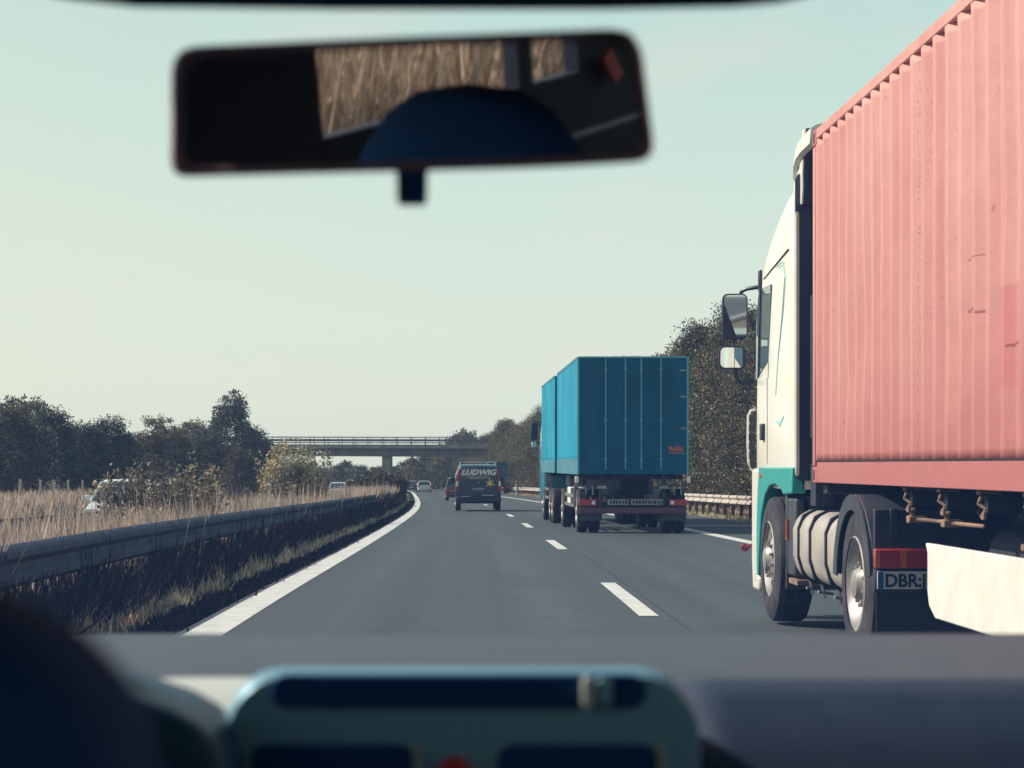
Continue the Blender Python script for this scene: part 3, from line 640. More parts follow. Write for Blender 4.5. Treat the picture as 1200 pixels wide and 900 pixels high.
mb = MB().tube([(-hw+.03,1.10,.60),(-hw-.06,1.20,.56)], .014, 6).lathe([(-.03,.001),(-.03,.034),(.03,.034),(.03,.001)], (-hw-.05,1.22,.56), 12, axis='y'); obj('marker_lamp', mb, mat('dull_red_lens', (.20,.015,.03), rough=.4), trk)
# mirrors
def hoop(pts, r, m, name, par): return obj(name, MB().tube(pts, r, 8), m, par)
def atp(px, py, y): return ((px-VX)*y/F-TX, y-TY, EYE-(py-VY)*y/F)
my = 17.95
for (pxc, pyc, w, h, nm) in ((861.5,371,.225,.405,0), (858.5,419,.245,.205,1)):
    c = atp(pxc, pyc, my)
    hd = obj('mirror_housing', MB().loft([[(c[0]+a*k, c[1]+d, c[2]+b*k) for a, b in rrect(w,h,.05,4)] for d, k in ((-.0,.97),(.015,1.),(.06,.96),(.10,.75),(.115,.4))]), M['black'], trk, smooth=50)
    gl = obj('mirror_glass', MB().prism(rrect(w-.03,h-.03,.04,4), 'y', -.002, .002), M['mirror'], hd)
    gl.location = (c[0], c[1]-.006, c[2]); gl.rotation_euler = (R(3.2 if nm == 0 else 4.0), 0, R(-8.5 if nm == 0 else 1.5))
p = [atp(868,346,my), atp(870,341,my), atp(876,338,my-.05), atp(889,336,my-.1)]
hoop([(a,b+.04,c) for a,b,c in p], .018, M['black'], 'mirror_arm', trk)
hoop([tuple(Vector(atp(q[0],q[1],my))+Vector((0,.05,0))) for q in ((864,431),(864,441),(869,448),(878,449),(888,443))], .022, M['black'], 'mirror_arm', trk)
hoop([tuple(Vector(atp(q[0],q[1],my))+Vector((0,.05,0))) for q in ((862,394),(861,408))], .014, M['black'], 'mirror_arm', trk)
obj('mirror_bracket', MB().box(*sorted((atp(883,0,my)[0], atp(891,0,my)[0])), .93,1.02, atp(0,452,my)[2], atp(0,436,my)[2]).box(*sorted((atp(886.5,0,my)[0], atp(890.5,0,my)[0])), .90,.98, atp(0,343,my)[2], atp(0,318,my)[2]), M['black'], trk, bevel=.012)
for s in (-1, 1):
    cxn = s*(hw+.045)
    pts = [atp(885,480,my+.1), atp(880,481,my+.1), atp(877,487,my+.1), atp(876.5,515,my+.1), atp(877,540,my+.1), atp(879,549,my+.1), atp(885,554,my+.1)]
    if s > 0: pts = [(-a,b,c) for a,b,c in pts]
    air = hoop(pts, .012, M['white'], 'corner_deflector', trk); mb = MB()
    for k in range(6): q = atp(881,490+k*11,my+.1); mb.box(s*-q[0]*-1 if False else (q[0] if s < 0 else -q[0])-.03, (q[0] if s < 0 else -q[0])+.03, q[1]-.01, q[1]+.03, q[2]-.03, q[2]+.028)
    obj('slats', mb, M['black'], air)
# front grille side is away from us; still closed with windscreen
obj('cab_windscreen', MB().loft([[(a, 1.085+d, z) for a in (-1.0,1.0)]+[(a, 1.10+d, z) for a in (1.0,-1.0)] for d, z in ((.0,2.06),(-.10,2.5),(-.19,2.80))]), M['glass'], trk)
# wheels
for s in (-1, 1):
    wheel(trk, s*1.27, 0, .515, .30, s)
    wheel(trk, s*1.27, TY*0-3.57, .515, .26, s, dual=True)
obj('axle', MB().tube([(-.95,0,.5),(.95,0,.5)], .07, 8), M['chassis'], trk); obj('axle', MB().tube([(-.8,-3.57,.5),(.8,-3.57,.5)], .11, 8).lathe([(-.25,.001),(-.25,.2),(.25,.2),(.25,.001)], (0,-3.57,.5), 16), M['chassis'], trk)
# drive wheel fender: arched shell over the dual wheels plus the back plate
for s in (-1, 1):
    o_ = []; i_ = []
    for i in range(15):
        a = R(170-165*i/14); o_.append((-3.57-.62*math.cos(a)*-1 if False else -3.57+.62*math.cos(a), .50+.60*math.sin(a))); i_.append((-3.57+.585*math.cos(a), .50+.565*math.sin(a)))
    fd = obj('fender', MB().prism(o_+i_[::-1], 'x', s*.52, s*1.285), M['fender'], trk, bevel=.015)
    lip = [(a, b) for a, b in o_]+[(-3.57+(.50 if k < 14 else .53)*math.cos(R(5+165*k/14)), .50+.50*math.sin(R(5+165*k/14))) for k in range(15)]
    obj('lip', MB().prism(lip, 'x', s*1.286, s*1.298), M['fender'], fd)
    obj('back_plate', MB().box(*sorted((s*.50, s*1.285)), -4.24,-4.20,.60,1.02), M['chassis'], fd, bevel=.01)
    obj('mud_flap', MB().box(*sorted((s*.60, s*1.27)), -4.235,-4.22,.16,.50), M['black'], fd)
    obj('strap', MB().box(*sorted((s*1.14, s*1.19)), -4.262,-4.242,.82,1.02), M['black'], fd, bevel=.005)
    tl = obj('tail_light', MB().box(*sorted((s*.80, s*1.292)), -4.30,-4.242,.652,.775), M['redlamp'], trk, bevel=.012)
    obj('amber_section', MB().box(*sorted((s*1.10, s*1.135)), -4.306,-4.301,.66,.767).box(*sorted((s*1.262, s*1.290)), -4.306,-4.301,.66,.767), M['orange'], tl)
obj('rear_bar', MB().box(-1.29,1.29,-4.27,-4.21,.50,.645), M['chassis'], trk, bevel=.01)
pl = obj('number_plate', MB().box(-1.275,-.755,-4.285,-4.272,.525,.635), M['plate'], trk, bevel=.003)
obj('plate_band', MB().box(-1.272,-1.238,-4.2885,-4.2855,.528,.632), M['eublue'], pl)
text('plate_lettering', 'DBR:J', .112, M['ink'], pl, (-1.23,-4.2875,.541), FACE, .0012, xs=.96, bold=.003)
# fuel tank
tp = []
for (z, x) in ((.40,-.70),(.40,-1.12),(.46,-1.21),(.60,-1.25),(.80,-1.25),(.90,-1.21),(.945,-1.12),(.945,-.70)): tp.append((x, z))
TY0, TY1 = -2.93, -1.02
tk = obj('fuel_tank', MB().prism(tp, 'y', TY0, TY1), M['tank'], trk, bevel=.05, seg=4)
for yy in (TY1-.33, TY1-.82, TY1-1.45):
    b = [(x-(.014 if x < -.9 else 0), z+(.014 if z > .7 else -.014)) for x, z in tp]
    obj('tank_strap', MB().prism(b, 'y', yy-.02, yy+.02), M['ink'], tk, bevel=.003)
    obj('strap_bolt', MB().tube([(-1.17,yy,.42),(-1.15,yy-.02,.31)], .012, 5).tube([(-1.20,yy-.03,.36),(-1.08,yy+.03,.34)], .012, 5), M['steel'], tk)
obj('tank_cap', MB().lathe([(0,.05),(.035,.05),(.035,.001)], (-1.05,-2.6,.945), 14, axis='z'), M['steel'], tk)
# tractor and trailer chassis
mb = MB()
for s in (-1, 1): mb.box(s*.42-.04,s*.42+.04,-5.0,.8,.72,.98)
for yy in (-1.3,-2.2,-3.0,-4.4): mb.box(-.379,.379,yy,yy+.1,.76,.94)
obj('tractor_frame', mb, M['chassis'], trk, bevel=.01)
obj('fifth_wheel', MB().prism(rrect(.95,1.0,.25,5,0,-3.35), 'z', .985, 1.06), M['chassis'], trk, bevel=.01)
mb = MB(); YB = -14.1
for s in (-1, 1): mb.prism([(YB,.78),(YB,1.145),(-2.0,1.145),(-2.0,1.07),(-4.5,1.07),(-5.0,.82)], 'x', s*.48-.06, s*.48+.06)
mb.box(-1.15,1.15,-1.95,-1.8,1.08,1.15)
tf = obj('trailer_frame', mb, M['chassis'], trk, bevel=.008)
cm0 = None
for k in range(11):
    yy = -4.55-.86*k; mb = MB().box(-1.16,1.16,yy-.03,yy+.03,1.125,1.155).box(-1.12,1.12,yy-.006,yy+.006,1.02,1.125).prism([(yy-.05,.99),(yy+.05,.99),(yy+.05,1.02),(yy-.05,1.02)], 'x', -1.12, 1.12)
    mb = MB()
    mb.box(-1.13,-.95,-.035,.035,1.04,1.134).box(-.949,1.16,-.04,.04,1.01,1.155)
    if cm0 is None:
        cm0 = obj('cross_member', mb, M['chassis'], tf, bevel=.006); c_ = cm0
        clp = obj('clamp', MB().box(-1.17,-1.06,-.04,.04,1.137,1.155).tube([(-1.15,.0,1.13),(-1.16,.02,1.09),(-1.13,-.01,1.06),(-1.15,.0,1.02)], .013, 6).tube([(-1.15,0,1.02),(-1.15,-.05,1.015),(-1.15,-.06,1.05)], .012, 5), M['rust'], cm0)
    else:
        c_ = cm0.copy(); link(c_, tf); link(clp.copy(), c_)
    c_.location = (0, yy, 0)
mb = MB()
for s in (-1,1):
    mb.tube([(s*1.0,-6.85,1.12),(s*1.0,-6.85,.90)], .075, 12).lathe([(0,.001),(0,.11),(.03,.11),(.03,.001)], (s*1.0,-6.85,.87), 12, axis='z')
lg = obj('landing_leg', mb, M['rust'], trk); mb = MB()
for s in (-1,1): mb.tube([(s*1.0,-6.85,.87),(s*1.0,-6.85,.28)], .06, 12).box(s*1.0-.12,s*1.0+.12,-6.97,-6.73,.26,.285)
obj('leg_tube', mb, M['steel'], lg)
mb = MB()
for yq in (-4.55,-5.41): mb.box(-1.15,-1.04,yq-.05,yq+.03,.94,.985).tube([(-1.12,yq,.98),(-1.12,yq-.03,1.03)], .02, 6).tube([(-1.1,yq-.05,.965),(-1.0,yq-.35,.955)], .014, 6)
mb.tube([(-1.1,-5.9,.78),(-1.08,-6.0,.74),(-1.0,-6.05,.70)], .015, 6)
obj('twist_lock', mb, M['rust'], tf, bevel=.008)
obj('air_tank', MB().lathe([(-.6,.001),(-.58,.12),(-.5,.15),(.5,.15),(.58,.12),(.6,.001)], (-.6,-5.4,.78), 20, axis='y'), M['chassis'], tf)
mb = MB()
for k in range(7): mb.tube([(-.95+.02*k,-3.3-.12*k,1.11),(-1.0,-3.5-.1*k,.97),(-.6,-3.9,1.05)], .012, 5)
obj('air_hose', mb, M['navy'], tf)
mb = MB().tube([(-.6,YR-.1,1.35),(-.8,YR-.35,1.0),(-.9,YR-.6,1.15),(-.95,YR-.72,1.5)], .022, 6).tube([(-.3,YR-.1,1.5),(-.7,YR-.3,1.1),(-.8,YR-.7,1.4)], .02, 6).box(-1.17,-1.02,YR-.62,YR-.42,1.20,1.62)
mb.box(-1.13,-1.0,YR-.36,YR-.14,.98,1.30).box(-1.12,-.95,YR-.17,YR-.04,1.5,2.6)
obj('air_line', mb, M['chassis'], trk)
# white skirt on the trailer side
sk = [(-5.38,.795),(-5.33,.85),(-9.3,.85),(-9.3,.44),(-5.56,.44),(-5.42,.50),(-5.38,.58)]
obj('side_skirt', MB().prism(sk, 'x', -1.225, -1.19), M['white2'], trk, bevel=.008)
obj('side_skirt', MB().prism(sk, 'x', 1.19, 1.225), M['white2'], trk, bevel=.008)
mb = MB()
for yy in (-5.9,-7.2,-8.6): mb.box(-1.188,-.5,yy,yy+.06,.62,.68).box(-.56,-.5,yy,yy+.06,.62,.8)
obj('skirt_bracket', mb, M['chassis'], trk)
for yy in (-10.6,-11.9,-13.2):
    for s in (-1, 1): wheel(trk, s*1.24, yy, .51, .34, s)
# container: origin at its front lower left corner; +y is the front
CYF = 15.16; CX0 = 2.71
ct = empty('shipping_container', (CX0, CYF, 1.163), label='salmon red corrugated steel container riding behind the white cab', cat='container')
CL, CH, CW = 12.19, 2.59, 2.438
pr = []; y = -.115; dd = .036; k = 0
seq = [(.072,0),(.068,1),(.070,1),(.068,0)]; cur = 0; pts = [(.006, y)]
while y > -CL+.25:
    for l, d in seq: y -= l; pts.append((.006+(dd if d else 0), y))
n = len(pts); z0, z1 = .16, CH-.075
def panel(name, x_off, flip):
    A = np.array(pts); nz = 44; Z = np.linspace(z0, z1, nz); X = np.repeat(A[None,:,0], nz, 0); Yy = np.repeat(A[None,:,1], nz, 0); ZZ = np.repeat(Z[:,None], n, 1)
    gd = np.random.default_rng(4 if flip else 3); D = np.zeros_like(X)
    for _ in range(46):
        yc, zc_, rd, am = -gd.random()*11.5-.3, .3+gd.random()*2.0, .07+gd.random()*.16, (gd.random()-.25)*.016; D += am*np.exp(-((Yy-yc)**2+((ZZ-zc_)*.8)**2)/(2*rd*rd))
    D += .0025*np.sin(Yy*2.1+ZZ*1.7)*np.sin(ZZ*3.1+1); D *= np.clip((ZZ-z0)/.15, 0, 1)*np.clip((z1-ZZ)/.15, 0, 1); D = np.maximum(D, -.012)
    X = X+D; X = x_off+(-X if flip else X); V = np.stack([X, Yy, ZZ], -1).reshape(-1,3)
    return obj(name, MB().add(V.tolist(), [(r*n+i, r*n+i+1, r*n+i+1+n, r*n+i+n) for r in range(nz-1) for i in range(n-1)]), M['container'], ct, smooth=20, fix=False)
pw = panel('side_panel', 0, False); sd = pw.modifiers.new('thick', 'SOLIDIFY'); sd.thickness = .003; sd.offset = 0
pw = panel('side_panel', CW, True); sd = pw.modifiers.new('thick', 'SOLIDIFY'); sd.thickness = .003; sd.offset = 0
for (a, b) in ((0,.05),(CW-.05,CW)):
    obj('top_rail', MB().box(a,b,-CL+.16,-.16,CH-.075,CH-.002), M['container'], ct, bevel=.006)
    x_a = a if a == 0 else a; obj('bottom_rail', MB().box(a+(.004 if a == 0 else 0),b-(0 if a == 0 else .004),-CL+.16,-.16,.0,.150), M['container'], ct, bevel=.004)
    obj('rail_seam', MB().box(a+(.0 if a == 0 else .03),b-(.03 if a == 0 else 0),-CL+.2,-.17,.151,.159), M['ink'], ct)
mb = MB()
for xx in (0, CW-.16):
    for yy in (-.09, -CL+.0):
        mb.box(xx+.002,xx+.158,yy+.0,yy+.088,.12,CH-.12)
obj('corner_post', mb, M['container'], ct, bevel=.006)
castp = None
for xx in (0, CW-.162):
    for yy in (-.178, -CL):
        for zz in (-.004, CH-.114):
            mb = MB().box(0,.162,0,.178,0,.118)
            if castp is None: castp = obj('corner_casting', mb, M['container'], ct, bevel=.008); c_ = castp; obj('casting_hole', MB().prism(rrect(.05,.08,.024,5,.11,.059), 'x', -.002, .01).prism(rrect(.05,.08,.024,5,.11,.059), 'x', .154, .165), M['ink'], castp)
            else: c_ = copy_tree(castp, ct)
            c_.location = (xx, yy, zz)
castp.location = (0, -.178, -.004)
# visible dark gap between post and panel
obj('post_gap', MB().box(.008,.012,-.113,-.092,.15,CH-.12), M['ink'], ct)
obj('roof_panel', MB().box(.04,CW-.04,-CL+.1,-.1,CH-.03,CH-.012), M['container'], ct)
obj('floor_panel', MB().box(.06,CW-.06,-CL+.1,-.1,.03,.12), M['chassis'], ct)
obj('front_panel', MB().box(.162,CW-.162,-.06,-.03,.0,CH-.01), M['container'], ct)
obj('door_panel', MB().box(.162,CW-.162,-CL+.02,-CL+.06,.0,CH-.01), M['container'], ct)

# ------------------------------------------------------------------ blue drawbar truck
s51 = F/46.5
BX = (741.5-VX)/s51; BY = 46.5; bzg = float(gz(BY))
bt = empty('box_truck', (BX, BY, bzg), label='blue tarpaulin truck with drawbar trailer and teal doors ahead in the right lane', cat='truck')
bh = 129/s51/2
def zz(y, z): return z + float(gz(BY+y)) - bzg
mt_side = M['tarp']; Zt = EYE-(418-VY)/s51-bzg; Zb = EYE-(556-VY)/s51-bzg
def boxbody(y0, y1, nm):
    b = obj(nm, MB().box(-bh,bh,y0,y1,Zb,Zt), mt_side, bt, bevel=.015)
    for s in (-1,1):
        mb = MB().box(*sorted((s*(bh-.01), s*(bh+.012))), y0+.02, y1-.02, Zb+.0, Zb+.05).box(*sorted((s*(bh-.01), s*(bh+.010))), y0+.02, y1-.02, Zt-.05, Zt+.005)
        k = y0+.4
        while k < y1-.3: mb.box(*sorted((s*bh, s*(bh+.007))), k, k+.03, Zb+.05, Zb+.42); k += .62
        obj('side_trim', mb, mat('dull_teal_trim', (.05,.20,.25)), b)
        obj('dropside', MB().box(*sorted((s*(bh-.006), s*(bh+.005))), y0+.03, y1-.03, Zb+.052, Zb+.36), mat('dropside_board', (.07,.24,.30), (.05,.18,.24), scale=2), b)
    return b
b1 = boxbody(0, 8.6, 'trailer_box'); b2 = boxbody(9.9, 17.6, 'truck_box')
dr = obj('rear_doors', MB().box(-bh+.01,bh-.01,-.035,-.002,Zb+.01,Zt-.02), M['tarpback'], b1, bevel=.006)
def rx_(px): return (px-VX)/s51-BX
def rz_(py): return EYE-(py-VY)/s51-bzg
mb = MB(); lm = mat('door_bar', (.10,.42,.50), rough=.4)
for px in (709.6,732.8,751.2,774.4): mb.tube([(rx_(px),-.055,rz_(550)),(rx_(px),-.055,rz_(420))], .016, 6); [mb.box(rx_(px)-.03,rx_(px)+.03,-.06,-.036,rz_(q)-.02,rz_(q)+.02) for q in (432,492,538)]
obj('locking_bar', mb, lm, b1)
mb = MB()
for py in (465,502,434): mb.box(bh-.17,bh-.02,-.05,-.036,rz_(py)-.018,rz_(py)+.018)
obj('door_hinge', mb, M['steel'], b1)
obj('door_frame', MB().box(-bh-.012,-bh+.03,-.05,-.001,Zb,Zt).box(bh-.03,bh+.012,-.05,-.001,Zb,Zt).box(-bh+.031,bh-.031,-.05,-.001,Zt-.03,Zt+.006), lm, b1)
text('door_lettering', 'RaGö', .155, M['letterorange'], b1, (rx_(783.5),-.042,rz_(528.5)), FACE, .003, xs=.92, bold=.004)
obj('lettering_underline', MB().box(rx_(784),rx_(803),-.041,-.037,rz_(531)-.008,rz_(531)+.008), M['letterorange'], b1)
# chassis, bumper, lamps
mb = MB()
for s in (-1,1): mb.box(s*.42-.05,s*.42+.05,.1,8.4,.88,1.30).box(s*.42-.05,s*.42+.05,10.,19.0,.82,1.26)
for yy in (.3,2,4,6,8,10.2,12,14,16): mb.box(-1.15,1.15,yy,yy+.1,1.22,Zb-.005)
mb.box(-.06,.06,6.5,10.2,.62,.72)
obj('frame', mb, M['chassis'], bt)
rl = obj('rear_bumper', MB().box(-1.22,1.22,-.02,.05,rz_(602),rz_(594.5)), mat('bumper_board', (.12,.05,.07), (.09,.04,.06)), bt, bevel=.01)
obj('bumper_hangers', MB().box(-.75,-.67,.0,.1,rz_(595),Zb).box(.67,.75,.0,.1,rz_(595),Zb), M['chassis'], bt)
for s in (-1,1):
    t = obj('tail_light', MB().box(*sorted((s*.82, s*1.22)), -.03,.04,rz_(592.5),rz_(585.5)), M['redlamp'], bt, bevel=.01)
    obj('clear_section', MB().box(*sorted((s*.86, s*.93)), -.036,-.031,rz_(591),rz_(587)), M['lettering'], t)
    obj('light_mount', MB().box(*sorted((s*.55, s*1.18)), .0,.05,rz_(594),rz_(593)), M['chassis'], bt)
    obj('buffer', MB().box(*sorted((s*.60, s*.80)), -.05,.05,rz_(573),rz_(569)), M['steel'], bt, bevel=.01)
    mb = MB()
    for q in (.92,1.08): mb.tube([(s*q,-.02,rz_(569)),(s*q+.02,-.02,rz_(580))], .018, 5)
    obj('chain', mb, M['steel'], bt)
    obj('side_marker', MB().box(*sorted((s*(bh-.02), s*(bh+.06))), -.02,.03,rz_(566),rz_(558)), M['lettering'], bt, bevel=.01)
for (pa, pb) in ((712,736),(739,776)):
    p_ = obj('number_plate', MB().box(rx_(pa),rx_(pb),-.035,-.021,rz_(591.5),rz_(585)), M['steel'], bt); mb = MB(); q = rx_(pa)+.05
    gg = random.Random(pa)
    while q < rx_(pb)-.06: w = gg.choice((.03,.045,.05)); mb.box(q,q+w,-.0385,-.0355,rz_(590.3),rz_(586.4)); q += w+.025
    obj('plate_lettering', mb, M['ink'], p_)
obj('plate_board', MB().box(rx_(710),rx_(778),-.02,.02,rz_(593),rz_(584.5)), M['chassis'], bt)
for s in (-1,1):
    for yy, dl in ((.75,True),(6.6,True),(11.6,True),(12.95,True),(16.9,False)):
        w_ = wheel(bt, s*1.24, yy, .50, .25, s, dual=dl, zc=zz(yy,.50))
        if yy < 1: obj('mudguard', MB().box(*sorted((s*.68, s*1.24)), yy-.55,yy-.53,.28,.62).box(*sorted((s*.70, s*1.24)), yy-.55,yy+.6,1.06,1.09), M['fender'], bt)
obj('axle', MB().tube([(-1,.75,.5),(1,.75,.5)], .07, 8).tube([(-1,6.6,.47),(1,6.6,.47)], .07, 8).tube([(-1,11.6,.42),(1,11.6,.42)], .09, 8).tube([(-1,12.95,.4),(1,12.95,.4)], .09, 8), M['chassis'], bt)
for s in (-1,1):
    obj('side_box', MB().box(*sorted((s*.75, s*1.18)), 4.0,5.1,.55,1.0), M['white2'] if s < 0 else M['steel'], bt, bevel=.02)
    mb = MB().box(*sorted((s*1.19, s*1.22)), 13.8,16.1,.55,.62).box(*sorted((s*1.19, s*1.22)), 13.8,16.1,.80,.87).box(*sorted((s*1.19, s*1.22)), 2.0,5.6,.55,.62).box(*sorted((s*1.19, s*1.22)), 2.0,5.6,.78,.85)
    for yy in (14,15.9,2.2,5.4): mb.box(*sorted((s*1.10, s*1.188)), yy,yy+.06,.5,1.28)
    obj('side_guard', mb, M['steel'], bt)
obj('cab', MB().loft([[(a*k, 18.9+b, z-.2) for a, b in rrect(2.44,2.1,.18,4)] for z, k in ((.7,.99),(1.4,1.),(2.3,1.),(3.0,.95),(3.2,.86))]), mat('blue_cab_paint', (.02,.20,.30), rough=.3, coat=.5), bt)
for s in (-1,1):
    a = rx_(0); q = -bh-.16
    m_ = obj('wing_mirror', MB().box(*sorted((s*(bh+.06), s*(bh+.28))), 19.0,19.1,rz_(490)-.75,rz_(490)-.2), M['black'], bt, bevel=.03)
    m_.data.transform(Matrix.Translation((0,0,.0))); zq = EYE-(505-VY)*(BY+19.)/F-bzg; m_.data.transform(Matrix.Translation((0,0,zq-(rz_(490)-.47))))
    obj('mirror_stay', MB().tube([(s*1.15,19.3,zq+.3),(s*(bh+.2),19.08,zq+.3),(s*(bh+.2),19.08,zq-.35),(s*1.15,19.3,zq-.4)], .02, 6), M['black'], bt)
    obj('side_mirror', MB().box(*sorted((s*(bh+.10), s*(bh+.26))), 19.0,19.08,zq-.52,zq-.36), mat('pale_mirror', (.5,.62,.65)), bt, bevel=.02)

# ------------------------------------------------------------------ cars
def make_car(paint, name='car', L_=4.3, W_=1.78, H_=1.46, hatch=True, van=False):
    root = empty(name, cat='car'); h = W_/2
    def sec(y, zb, zt, w, r=.12): return [(a, y, b) for a, b in rrect(2*w, zt-zb, r, 3, 0, (zt+zb)/2)]
    body = [sec(0,.36,.74,h*.88,.10), sec(.06,.26,.88,h*.95,.12), sec(.35,.22,.92,h,.14), sec(1.5,.2,.93,h,.14), sec(2.9,.2,.92,h,.14), sec(3.3,.2,.88,h,.14), sec(L_-.35,.24,.76,h*.97,.14), sec(L_-.05,.30,.62,h*.86,.12), sec(L_,.38,.55,h*.8,.08)]
    obj('body', MB().loft(body), paint, root, smooth=50)
    # greenhouse (glass) with roof skin on top
    gy = [(.12,.90),(.62,H_-.07),(1.9,H_-.02),(2.35,H_-.09),(3.15,.90)] if hatch else [(.45,.90),(1.0,H_-.09),(1.9,H_-.02),(2.45,H_-.09),(3.2,.90)]
    ring_ = lambda w, wt: None
    V = []
    gl = MB(); a = [(-h*.93, gy[0][0], .88), (h*.93, gy[0][0], .88), (h*.93, gy[4][0], .88), (-h*.93, gy[4][0], .88)]
    t_ = [(-h*.74, gy[1][0], gy[1][1]), (h*.74, gy[1][0], gy[1][1]), (h*.74, gy[3][0], gy[3][1]), (-h*.74, gy[3][0], gy[3][1])]
    gl.loft([a, t_]); obj('windows', gl, M['glass'], root, bevel=.03)
    rf = [[(-h*.76,y,z-.03),(h*.76,y,z-.03),(h*.72,y,z+.02),(0,y,z+.04),(-h*.72,y,z+.02)] for y, z in ((gy[1][0]-.06,gy[1][1]-.0),(1.2,H_-.035),(1.9,H_-.03),(gy[3][0]+.05,gy[3][1]))]
    obj('roof', MB().loft(rf), paint, root, smooth=60)
    mb = MB()
    for s in (-1,1):
        for (y0, z0_, y1, z1_) in ((gy[0][0],.89,gy[1][0],gy[1][1]),(1.65,.9,1.72,H_-.05),(gy[4][0],.89,gy[3][0],gy[3][1])):
            mb.tube([(s*h*.94, y0, z0_), (s*h*.75, y1, z1_)], .045, 6)
    obj('pillars', mb, paint, root)
    for s in (-1,1):
        obj('tail_light', MB().box(*sorted((s*h*.66, s*h*.97)), -.01,.12,.68,.86), M['redlamp'], root, bevel=.02)
        obj('headlight', MB().box(*sorted((s*h*.55, s*h*.93)), L_-.22,L_-.02,.58,.70), M['lettering'], root, bevel=.02)
        for yy in (.78, L_-.82): wheel(root, s*h*.99, yy, .32, .2, s, big=False)
        obj('wing_mirror', MB().box(*sorted((s*h*.95, s*(h+.16))), 2.75,2.85,.93,1.06), paint, root, bevel=.02)
    obj('number_plate', MB().box(-.26,.26,-.035,-.022,.55,.66), M['plate'], root)
    obj('bumper', MB().box(-h*.84,h*.84,-.04,.08,.33,.50), M['black'] if not hatch else paint, root, bevel=.03)
    return root
def zcar(x, y): return float(terrain(x-float(cx(y)), y))+.04
def roadz(x, y): return float(gz(y)) if x-float(cx(y)) > -3 else float(gz(y))-.235
def heading(y): return math.atan2(-(float(cx(y+2))-float(cx(y-2))), 4)
GC = 'cars driving ahead'; GO = 'oncoming cars'
cw = make_car(M['carwhite']); x = px_x(497.5, 262); place(cw, (x, 262, roadz(x,262)), heading(262), 'small silver white hatchback far ahead at the start of the bend', group=GC)
cd = make_car(M['cardark']); x = px_x(482.5, 276); place(cd, (x, 276, roadz(x,276)), heading(276), 'small dark car far ahead left of the silver white hatchback', group=GC)
cr = make_car(M['carred'], hatch=True, H_=1.5); x = px_x(538.5, 132); place(cr, (x, 132, roadz(x,132)), heading(132), 'dark maroon car half hidden behind the navy van', group=GC)
cl = make_car(M['carwhite'], H_=1.5); y = 56; x = px_x(158, y)+.9; place(cl, (-9.1, 60.5, roadz(-9.1,60)), R(180)+heading(60), 'white oncoming car partly hidden behind the wild shrub', group=GO)
for (px, y, par, lab) in ((397,205,cl,'pale oncoming car behind the median right of the leafy reeds'),(414,218,None,'silver green oncoming car next to the pale one near the bridge')):
    x = px_x(px, y); o = copy_tree(par) if par else make_car(M['carsilver'], H_=1.75); place(o, (x, y, roadz(x,y)), R(180)+heading(y), lab, group=GO)

# navy van
vy = 83.; vs = F/vy; x = px_x(560.5, vy); vh = .93
vn = empty('van', (x, vy, float(gz(vy))), heading(vy), label='navy van with white lettering and a yellow star on its tailgate, left lane', cat='van')
def vsec(y, zb, zt, wb, wt):
    pts = []
    for t, ww in ((0,wb*.94),(.12,wb),(.5,wb),(.75,wb*.965+wt*.035),(.93,wt),(1.,wt*.93)): pts.append((ww, y, zb+(zt-zb)*t))
    return pts+[(-a, b, c) for a, b, c in pts[::-1]]
obj('body', MB().loft([vsec(.0,.42,1.78,vh*.97,vh*.80), vsec(.12,.32,1.86,vh,vh*.84), vsec(1.5,.3,1.90,vh,vh*.85), vsec(3.3,.3,1.88,vh,vh*.84), vsec(3.9,.3,1.25,vh,vh*.9), vsec(4.7,.34,1.02,vh*.95,vh*.82), vsec(4.85,.4,.8,vh*.88,vh*.78)]), M['vanblue'], vn, smooth=50)
def vx_(px): return (px-560.5)/vs
def vz_(py): return (599.3-py)/vs
tg = obj('tailgate', MB().prism([(-vh*.83,.62),(vh*.83,.62),(vh*.86,1.1),(vh*.72,1.72),(-vh*.72,1.72),(-vh*.86,1.1)], 'y', -.04, .06), M['vanblue'], vn, bevel=.02)
obj('rear_window', MB().prism([(-vh*.76,1.18),(vh*.76,1.18),(vh*.68,1.66),(-vh*.68,1.66)], 'y', -.052, -.038), M['glass'], tg, bevel=.01)
text('tailgate_lettering', 'LUDWIG', .30, M['lettering'], tg, (vx_(540.3),-.058,vz_(556.5)), FACE, .004, shear=.3, xs=1.17, bold=.014)
mb = MB(); gg = random.Random(1)
for (pa, pb, py, hh) in ((548,573,559,.022),(551,569,560.8,.018),(540.5,551,582,.04),(565,579,580.5,.03),(565,578,583,.03)):
    q = vx_(pa)
    while q < vx_(pb): w = gg.uniform(.03,.08); mb.box(q,min(q+w,vx_(pb)),-.056,-.0515,vz_(py)-hh/2,vz_(py)+hh/2); q += w+.02
obj('small_lettering', mb, M['lettering'], tg)
st = []
for i in range(12):
    a = R(90+30*i+8); r_ = (.25 if i % 4 == 0 else .20) if i % 2 == 0 else .075; st.append((vx_(574.2)+r_*math.cos(a), vz_(566.3)+r_*math.sin(a)))
obj('star', MB().prism(st, 'y', -.060, -.0535), M['yellow'], tg)
obj('plate', MB().box(vx_(553.5),vx_(567.5),-.056,-.042,vz_(574.3),vz_(571.8)), M['steel'], tg)
obj('badge', MB().lathe([(0,.001),(0,.05),(.01,.045),(.01,.001)], (0,-.055,vz_(565.5)), 16, axis='y'), M['steel'], tg)
